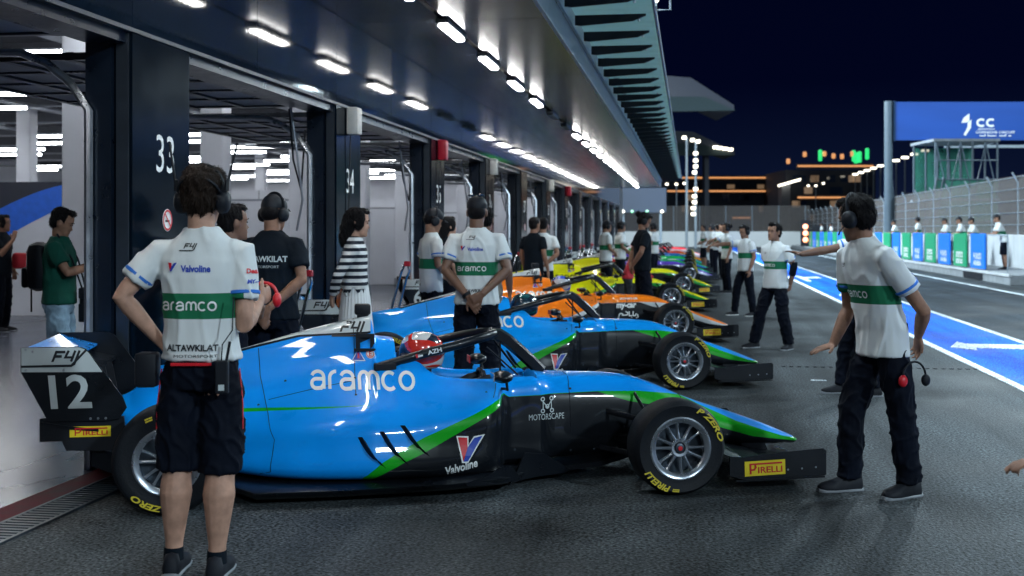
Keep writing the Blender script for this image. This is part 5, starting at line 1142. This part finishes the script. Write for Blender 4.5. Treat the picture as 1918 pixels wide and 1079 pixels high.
# hoardings
def hoard(x0, x1, y, h, style, label):
    o = empty('hoarding', (x0,y,0), 0, label, 'hoarding'); w = x1-x0
    MB().box((0,0,.02),(w,.08,h)).obj('panel', 'hall_white', o)
    if style:
        c = [(0,h-.002),(0,.15)]; n = 16
        dark = [(0,h)]+[(0,h*.66)]+[(w*t, h*(.66+.34*math.sin(t*math.pi/2*1.0))) for t in [i/n*.9 for i in range(1, n+1)]]+[(w*.93,h)]
        MB().prism(dark, -.004, -.0005, 'xz').obj('black_field', 'hall_black', o)
        up = [(w*t, h*(.66+.34*math.sin(t*math.pi/2))) for t in [i/n*.93 for i in range(n+1)]]; lo = [(min(w, a+.25*i_/n), b-.62+.35*i_/n) for i_, (a, b) in enumerate(up)]
        v = []; f = []
        for i in range(n+1): v += [(up[i][0], -.006, min(h, up[i][1])), (lo[i][0], -.006, min(h, lo[i][1]))]
        f = [(2*i, 2*i+1, 2*i+3, 2*i+2) for i in range(n)]; MB().add(v, f).obj('blue_arc', 'hall_blue', o)
    for i in range(1, int(w/2)+1): MB().box((i*2-.01,-.012,.03),(i*2+.01,-.001,h-.01)).obj('seam', 'duct', o)
hoard(-12.6,-10.2,19.3,2.35,True,'hoarding with black field and sweeping blue arc behind the photographer')
hoard(-10.15,-8.3,19.3,2.35,False,'narrow plain pale hoarding right of the blue arc one')
hoard(-18,-12.65,19.3,2.35,False,'plain pale hoarding at the far left of the hall')
for y in (28.1, 36.8, 45.6, 54.4): hoard(-14.5,-8.1,y,2.5,False,'plain pale hoarding %s down the garage hall' % {28.1:'second',36.8:'third',45.6:'fourth',54.4:'last'}[y])
for i, y in enumerate((23.2, 32, 40.7, 49.5)):
    o = empty('partition', (-7.6,y,0), 0, '%s white half-height partition between two garages, reaching from its column' % ('nearest','second','third','fourth')[i], 'partition'); MB().box((-6,-.05,.01),(-.03,.05,2.1)).obj('panel', 'hall_white', o); MB().box((-6,-.06,2.1),(-.03,.06,2.14)).obj('cap_rail', 'duct', o)

# ---------------- pit wall side
pf = empty('pit_wall_platform', (8.6,34,0), 0, 'raised concrete platform of the pit wall stand', 'platform')
MB().box((0,0,.0),(1.9,70,.29), bev=.02).obj('deck', 'kerb_concrete', pf); MB().box((-.03,-.01,.24),(.05,70,.31)).obj('kerb_edge', 'concrete', pf)
MB().box((-.02,3,.03),(-.01,5.5,.22)).obj('vent', 'matte_black', pf)
wl = empty('barrier_wall', (10.75,0,0), 0, 'white concrete barrier wall with wire fence above along the pit straight', 'wall')
for k in range(-2, 33): MB().box((0,k*3.5,0),(.3,k*3.5+3.48,1.36), bev=.02).obj('wall_block', 'concrete', wl)
for k in range(-2, 34): MB().tube([(.15,k*3.5,1.36),(.15,k*3.5,3.1),(-.05,k*3.5,3.45)], .035, 8).obj('fence_post', 'pole', wl, True)
MB().box((.14,-7,1.36),(.15,118,3.35)).obj('wire_mesh', 'wire', wl)
for z in (1.7,2.1,2.5,2.9,3.3): MB().tube([(.12,-7,z),(.12,118,z)], .012, 5).obj('cable', 'pole', wl)
ew = empty('end_wall', (-9,112,0), 0, 'white barrier and fence closing the far end of the pit lane', 'wall')
MB().box((0,0,0),(19.9,.3,1.42)).obj('barrier', 'white', ew); MB().box((0,.14,1.42),(19.9,.15,3.8)).obj('wire_mesh', 'wire', ew)
for k in range(9): MB().tube([(.3+k*2.4,.15,1.42),(.3+k*2.4,.15,3.8)], .05, 6).obj('fence_post', 'pole', ew)
# board stands
g6 = 'advertising boards along the pit wall stand'; bp_ = {}
for k in range(22):
    off = 1/(.00186+.00012*k); y = 38.9+2.48*k; col = 'blue' if k % 2 == 0 else 'green'
    lbl = {0:'nearest blue board of the pit wall stand, beside the man leaning at its right end',1:'nearest green board of the pit wall stand, second board from the right'}.get(k, f'{col} board in the long row on the pit wall stand')
    if col not in bp_:
        o = empty('advertising_board', (8.9,y,.29), 0, lbl, 'board', g6); MB().box((-.03,-.9,.03),(.03,.9,1.12), bev=.01).obj('panel', 'board_'+col, o)
        for a in (-.7,.7): MB().tube([(.05,a,0),(.05,a,1.0)], .02, 6).obj('post', 'pole', o)
        decal('lettering', fit('aramco' if col == 'green' else 'F4 SAUDI', 1.0, .2, bold=.02), (-.03,0,.42), (0,-1,0), (0,0,1), 'white', o)
        decal('lettering', fit('ARABIA' if col == 'blue' else 'aramco', 1.0, .16, bold=.02), (-.03,0,.2), (0,-1,0), (0,0,1), 'white', o)
        bp_[col] = o
    else: o = copy_tree(bp_[col]); o.location = (8.9,y,.29); o['label'] = lbl
for nm, p in bp_.items(): pass
rl = empty('railing', (9.05,36,.29), 0, 'grey tube railing behind the advertising boards', 'railing')
MB().tube([(0,0,1.08),(0,60,1.08)], .02, 6).obj('top_rail', 'pole', rl)
for k in range(25): MB().tube([(0,k*2.45,0),(0,k*2.45,1.08)], .018, 6).obj('post', 'pole', rl)
# people at the wall
def at(x, y, label, rz, kind='rail', H=1.72):
    o = far(label, 959, 100, R(0), kind, 'marshals and crew on the pit wall stand', H); o.location = (x,y,.29); o.rotation_euler.z = R(rz); return o
at(9.55,38.4,'crew member in white shirt and black shorts leaning on the right end of the stand',88)
at(9.5,41.6,'second crew member from the right leaning on the pit wall railing',92,'rail',1.66)
at(9.55,43.6,'third crew member from the right leaning on the pit wall railing',85,'rail',1.7)
at(9.5,45.8,'fourth crew member from the right leaning on the pit wall railing',95,'rail',1.68)
at(9.6,52.6,'crew member in white standing alone behind the boards, left of the gantry pole',70,'stand',1.8)
at(9.6,57.5,'crew member half hidden by the headset of the right mechanic, on the stand',90,'rail')
at(9.6,84,'tiny distant crew member on the stand, nearer of two at its far end',90,'stand',1.75)
at(9.6,90,'tiny distant crew member at the far left end of the stand',80,'stand',1.8)
at(10.1,34.0,'crew member cut off by the right edge of the photo, sitting low by the stand',80,'dark',1.3)
# traffic light at the pit exit end
tl = empty('traffic_light', (8.7,93,.0), 0, 'amber traffic light at the far end of the boards', 'traffic light')
MB().box((-.35,-.15,.3),(.35,.15,2.3), bev=.04).obj('case', 'matte_black', tl); MB().tube([(0,0,0),(0,0,.3)], .08, 8).obj('post', 'pole', tl)
for z in (.8,1.3,1.8): MB().ell((0,-.16,z),(.2,.05,.2),12,8).obj('lens', 'amber_lamp', tl)
MB().box((.5,-.1,.3),(1.6,.1,1.9)).obj('side_board', 'matte_black', tl)
# gantry with billboard
M['banner'] = mat('banner_blue', (.004,.05,.26), .5, var=.3, scale=.25, stretch=(.3,1,1.5)); M['mast'] = mat('mast_paint', (.07,.10,.13), .5)
gt = empty('gantry', (0,0,0), TH, 'grey gantry mast carrying a large blue circuit billboard over the straight', 'gantry')
gx = (1664-959)/F*64; 
MB().tube([(gx,64,0),(gx,64,8.45)], .22, 12).tube([(gx+.55,64.3,0),(gx+.15,64.1,4.2)], .12, 8).obj('mast', 'mast', gt, True)
bb = MB().box((gx+.3,63.8,6.35),(gx+20,64.1,8.4)).obj('billboard', 'banner', gt)
MB().box((gx+.22,63.75,6.3),(gx+.3,64.15,8.45)).obj('billboard_frame', 'lens_blue', gt)
cx = (1845-959)/F*63.8
def bl(nm, vf, x, z): return decal(nm, vf, (x,63.8,z), (1,0,0), (0,0,1), 'white', gt, None, .02)
def slab(pts): return (pts, [tuple(range(len(pts)))])
bl('emblem', slab([(-.42,.12),(-.3,.4),(0,.62),(.0,.25),(-.12,.15)]), cx-.85, 7.15); bl('emblem', slab([(-.08,.1),(.12,.25),(.08,-.2),(-.2,-.62),(-.3,-.55),(-.1,-.15)]), cx-.85, 7.2)
bl('lettering', stroke([arc(0,0,.22,.18,50,310,12), arc(.52,0,.22,.18,50,310,12)], .11), cx-.2, 7.28)
bl('lettering', fit('JEDDAH', .9, .1, bold=.02), cx+.05, 6.93); bl('lettering', fit('CORNICHE CIRCUIT', 2.1, .12, bold=.02), cx+.55, 6.77); bl('lettering', stroke([[(0,0),(.3,0),(.3,.08)],[(.45,.08),(.45,0),(.9,0)],[(1.05,0),(1.4,0),(1.4,.1)],[(1.55,0),(1.7,0)]], .05), cx-.3, 6.58)
MB().box((gx+3,63.9,5.95),(gx+20,64.05,6.1)).obj('truss', 'pole', gt)
for k in range(8): MB().tube([(gx+3+k*2,64,5.98),(gx+4+k*2,64,6.36)], .04, 5).obj('brace', 'pole', gt)
# green netted stand tower behind the boards
tw = empty('viewing_tower', (0,0,0), TH, 'scaffold viewing tower with green netting beyond the barrier wall', 'tower'); tx0 = (1752-959)/F*56; tx1 = (1868-959)/F*56
for x in np.linspace(tx0, tx1, 6):
    for z_ in (56, 59): MB().tube([(x,z_,0),(x,z_,5.75)], .05, 6).obj('post', 'mast', tw)
for z in (2.9,5.7): MB().box((tx0-.1,55.9,z),(tx1+.1,59.2,z+.12)).obj('deck', 'kerb_concrete', tw)
MB().box((tx0,55.95,1.2),(tx1,56,3.9)).obj('netting', 'green_glass', tw); MB().box((tx0,59.1,1.2),(tx1,59.15,5.6)).obj('netting', 'green_glass', tw)
for z in (1.9,3.9,4.8): MB().tube([(tx0,55.9,z),(tx1,55.9,z)], .035, 5).obj('rail', 'mast', tw)
for k in range(5): MB().tube([(tx0+k*(tx1-tx0)/5,55.9,3.0 if k%2 else 5.6),(tx0+(k+1)*(tx1-tx0)/5,55.9,5.6 if k%2 else 3.0)], .03, 5).obj('brace', 'mast', tw)
for a, b in ((tx0,tx0-.9),(tx0+.3,tx0-.5)): MB().tube([(a,55.8,4.0),(b,55.6,0)], .05, 6).obj('brace', 'mast', tw)
for i, (x, lab_) in enumerate(((tx0+.5,'person on the green netted tower, leftmost'),(tx0+1.0,'person on the green netted tower, second from left'),(tx1-.7,'person on the green netted tower, at its right end'))):
    o = far(lab_, 959, 100, R(20*i), 'dark', 'spectators on the viewing tower'); o.location = W(x,57,2.0); o.scale = (1,1,1)
# lamp posts along the straight
lp2 = None; g7 = 'tall lamp posts lining the track'
for k in range(20):
    y = 165+7.5*k; x = 31
    if lp2 is None:
        lp2 = empty('lamp_post', (x,y,0), 0, 'tall lamp post with bright head in the row beyond the fence', 'lamp post', g7); MB().tube([(0,0,0),(0,0,12)], [.14,.09], 8).obj('post', 'pole', lp2); MB().box((-.5,-.3,12.0),(.5,.3,12.3), bev=.1).obj('lamp_head', 'flood', lp2)
    else: o = copy_tree(lp2); o.location = (x,y,0)
def dist_pole(px, ytop, Z, label, heads):
    o = empty('floodlight_mast', W((px-959)/F*Z, Z), TH, label, 'floodlight mast'); h = HC+(432-ytop)*Z/F
    MB().tube([(0,0,0),(0,0,h)], [.12,.09], 8).obj('post', 'pole', o)
    for i, (dx, dz) in enumerate(heads): MB().box((dx-.17,-.2,h+dz-.13),(dx+.17,.2,h+dz+.13), bev=.06).obj('lamp_head', 'flood', o)
dist_pole(1286, 258, 100, 'tall thin floodlight mast with two lamps left of the bright stacked one', [(-.2,0),(.5,-.2)])
dist_pole(1303, 265, 100, 'floodlight mast with a stack of bright lamps down its top', [(.2,0),(0,-1),(0,-1.6),(.0,-2.1),(-.1,-2.6),(.0,-4),(-.1,-4.6),(-.1,-5.1),(-.2,-5.6),(-.2,-6.1)])
dist_pole(1267, 345, 150, 'low lamp mast at the left of the distant buildings', [(0,0),(1,.1),(-1.2,0)])
dist_pole(1528, 348, 190, 'pair of lamps on a short mast before the curved building', [(0,0),(-1.2,0),(1.2,.4)])
M['wedge'] = mat('wedge_underside', (.035,.05,.055), .8, spec=.1)
# wedge roofs
def cam_obj(nm, label, cat): return empty(nm, (0,0,0), TH, label, cat)
def XZ(px, py, Z): return ((px-959)/F*Z, HC+(432-py)/F*Z)
for (p, Z, label) in (([(1240,181),(1320,181),(1378,207),(1240,209)],95,'large dark wedge roof with pale underside left of the masts'), ([(1240,266),(1316,270),(1378,291),(1240,291)],150,'smaller wedge roof with lamps below the larger one')):
    o = cam_obj('wedge_roof', label, 'roof'); q = [XZ(a,b,Z) for a, b in p]; MB().prism(q, Z, Z+.6, 'xz').obj('underside', 'wedge', o)
    MB().prism([(q[0][0],q[0][1]+.05),(q[1][0],q[1][1]+.05),(q[2][0],q[2][1]+.02),(q[2][0],q[2][1]+.5),(q[1][0]-1,q[1][1]+1.6),(q[0][0],q[1][1]+1.8)], Z+.7, Z+9, 'xz').obj('roof_top', 'hall_black', o)
    if Z > 100:
        for a in (1348,1358,1368,1340): x, z = XZ(a, 276+(a-1340)*.15, Z-.3); MB().box((x-.3,Z-.5,z-.18),(x+.3,Z-.2,z+.18)).obj('lamp', 'flood', o)
        MB().box((XZ(1325,0,Z)[0],Z+2,0),(XZ(1333,0,Z)[0],Z+4,XZ(0,270,Z)[1])).obj('column', 'facade', o)
# far buildings with warm light lines
def block(label, Z, x0, x1, levels, top, base=432):
    o = cam_obj('building', label, 'building'); a, zt = XZ(x0, top, Z); b, _ = XZ(x1, top, Z)
    MB().box((a,Z,0),(b,Z+20,zt)).obj('wall', 'facade', o)
    for (l0, l1, y) in levels:
        xa, z = XZ(l0, y, Z-1.5); xb, _ = XZ(l1, y, Z-1.5)
        MB().box((xa,Z-1.4,z-.5),(xb,Z-.01,z+.5)).obj('balcony_slab', 'facade', o); MB().box((xa,Z-1.6,z-.16),(xb,Z-1.42,z+.16)).obj('light_line', 'warm_led', o)
    rr = random.Random(int(x0))
    for i in range(26):
        x = rr.uniform(a+1, b-2); z = rr.choice([zt*.25, zt*.45, zt*.65, zt*.82]); f = MB().box((x,Z-.08,z),(x+1.6,Z-.01,z+1.3)).obj('window', 'lens_blue' if i % 3 else 'warm_window', o)
    return o
M['warm_window'] = emis('lit_window', (1,.6,.3), .15)
block('long dark building with two warm light lines behind the end of the pit lane', 250, 1250, 1468, [(1278,1468,333),(1250,1462,358)], 338)
cb = block('dark curved building with warm light lines and roof lamps at the centre right', 230, 1472, 1640, [(1494,1636,311),(1494,1630,370),(1372,1406,408)], 318)
for a, b, m_ in ((1477,302,'warm_led'),(1508,289,'warm_led'),(1545,288,'warm_led'),(1562,292,'warm_led'),(1578,293,'warm_led'),(1597,288,'warm_led'),(1537,291,'green_lamp'),(1604,296,'green_lamp'),(1611,294,'green_lamp'),(1625,288,'green_lamp'),(1600,292,'green_lamp')):
    x, z = XZ(a, b, 232); h = .5 if m_ == 'warm_led' else 1.1; MB().box((x-.35,232,z-h),(x+.35,232.6,z+h), bev=.2).obj('roof_lamp', m_, cb)
MB().box((XZ(1462,0,228)[0],227,0),(XZ(1478,0,228)[0],230,XZ(0,345,228)[1])).obj('end_pier', 'duct', cb); x, z = XZ(1480, 344, 226); MB().rings([[(x-2.2,226,z-.6),(x-2.2,226.5,z-.6),(x+2,226.5,z+.6),(x+2,226,z+.6)],[(x-2.2,226,z-.2),(x-2.2,226.5,z-.2),(x+2,226.5,z+1),(x+2,226,z+1)]]).obj('slanted_lamp', 'flood', cb)
# dark skyline, low sheds past the pit building
sh = cam_obj('shed', 'low dark structure with small lamps just past the end of the pit building', 'building')
a, z = XZ(1165,352,72); b, _ = XZ(1248,352,72); MB().box((a,72,2.6),(b,75,z)).obj('roof', 'facade', sh)
for px in (1168,1205,1238): x, _ = XZ(px,0,72); MB().tube([(x,72.2,0),(x,72.2,2.7)], .08, 8).obj('post', 'pole', sh)
for px, m_ in ((1167,'flood'),(1184,'green_lamp'),(1212,'green_lamp'),(1240,'flood')): x, z = XZ(px, 396, 71.8); MB().ell((x,71.8,z),(.09,.05,.09),8,6).obj('lamp', m_, sh)
# bracket with two floods at the canopy edge
br = empty('light_bracket', (-.38,13.6,4.0), 0, 'small square bracket frame with two bright lamps at the canopy edge', 'bracket')
MB().tube([(0,0,0),(.16,0,0),(.16,0,.42),(0,0,.42),(0,0,0)], .012, 5).tube([(0,0,.2),(.16,0,.2)], .012, 5).obj('frame', 'pole', br)
MB().ell((.0,0,.12),(.035,.035,.035),12,8).obj('lamp', 'flood', br); MB().box((.15,-.03,.24),(.25,.03,.29), bev=.015).obj('lamp', 'flood', br)
# ================================================================ LIGHT
w = bpy.data.worlds.new('World'); SC.world = w; w.use_nodes = True; nt = w.node_tree; bg = nt.nodes['Background']
tc = N(nt, 'ShaderNodeTexCoord'); sp = N(nt, 'ShaderNodeSeparateXYZ'); nt.links.new(tc.outputs['Generated'], sp.inputs[0]); rp = N(nt, 'ShaderNodeValToRGB'); nt.links.new(sp.outputs['Z'], rp.inputs['Fac'])
e = rp.color_ramp.elements; e[0].position = 0; e[0].color = (.0045,.009,.030,1); e[1].position = .5; e[1].color = (.0002,.0007,.0075,1); q = e.new(.12); q.color = (.0005,.0015,.0115,1)
nt.links.new(rp.outputs[0], bg.inputs[0]); bg.inputs[1].default_value = 1.0
l = bpy.data.lights.new('floodlight_glow', 'SUN'); l.energy = 1.4; l.angle = R(4); l.color = (.74,.90,1.0)
lo = bpy.data.objects.new('floodlight_glow', l); COL.objects.link(lo); d = Vector((-.28*math.cos(0), -.55, -1.0)); d = Vector((.35,-.45,-1.15)); lo.rotation_euler = d.to_track_quat('-Z','Y').to_euler()
def flood(x, y, z, tx, ty, e_, size=2.5, col=(.72,.90,1.0)):
    l = bpy.data.lights.new('floodlight', 'AREA'); l.energy = e_; l.size = size; l.color = col; o = bpy.data.objects.new('floodlight', l); COL.objects.link(o); o.location = (x,y,z)
    o.rotation_euler = (Vector((tx,ty,1))-Vector((x,y,z))).to_track_quat('-Z','Y').to_euler(); return o
flood(24,-14,13, 0,10, 4600, 1.2); flood(26,22,21, 0,22, 6000, 4); flood(27,60,21, 4,55, 8000, 4); flood(12,-26,14, 3,15, 2300, 1.2); flood(30,120,18, 5,105, 12000, 4)  # added floods with no masts: camera-side fill and extra light down the lane
for y, e_ in ((9,3400),(32,6500),(56,8500),(74,9500)): flood(-5,y,13, 6,y+6, e_, 3)  # added floods above the canopy to brighten the boards and the lane
SC.cycles.use_denoising = True
SC.cycles.max_bounces = 6; SC.cycles.diffuse_bounces = 3; SC.cycles.glossy_bounces = 3; SC.cycles.transparent_max_bounces = 8; SC.cycles.sample_clamp_indirect = 4
SC.cycles.caustics_reflective = False; SC.cycles.caustics_refractive = False
cam = bpy.data.cameras.new('camera'); co = bpy.data.objects.new('camera', cam); COL.objects.link(co)
co.location = (0,0,HC); co.rotation_euler = (R(90), 0, TH); cam.sensor_width = 36; cam.lens = F/1918*36
cam.shift_y = -(539.5-432)/1918; cam.clip_end = 2000
cam.dof.use_dof = DOF; cam.dof.focus_distance = 6.9; cam.dof.aperture_fstop = 3.2
SC.camera = co
SC.view_settings.view_transform = 'Standard'; SC.view_settings.look = 'None'; SC.view_settings.exposure = 0; SC.view_settings.gamma = 1
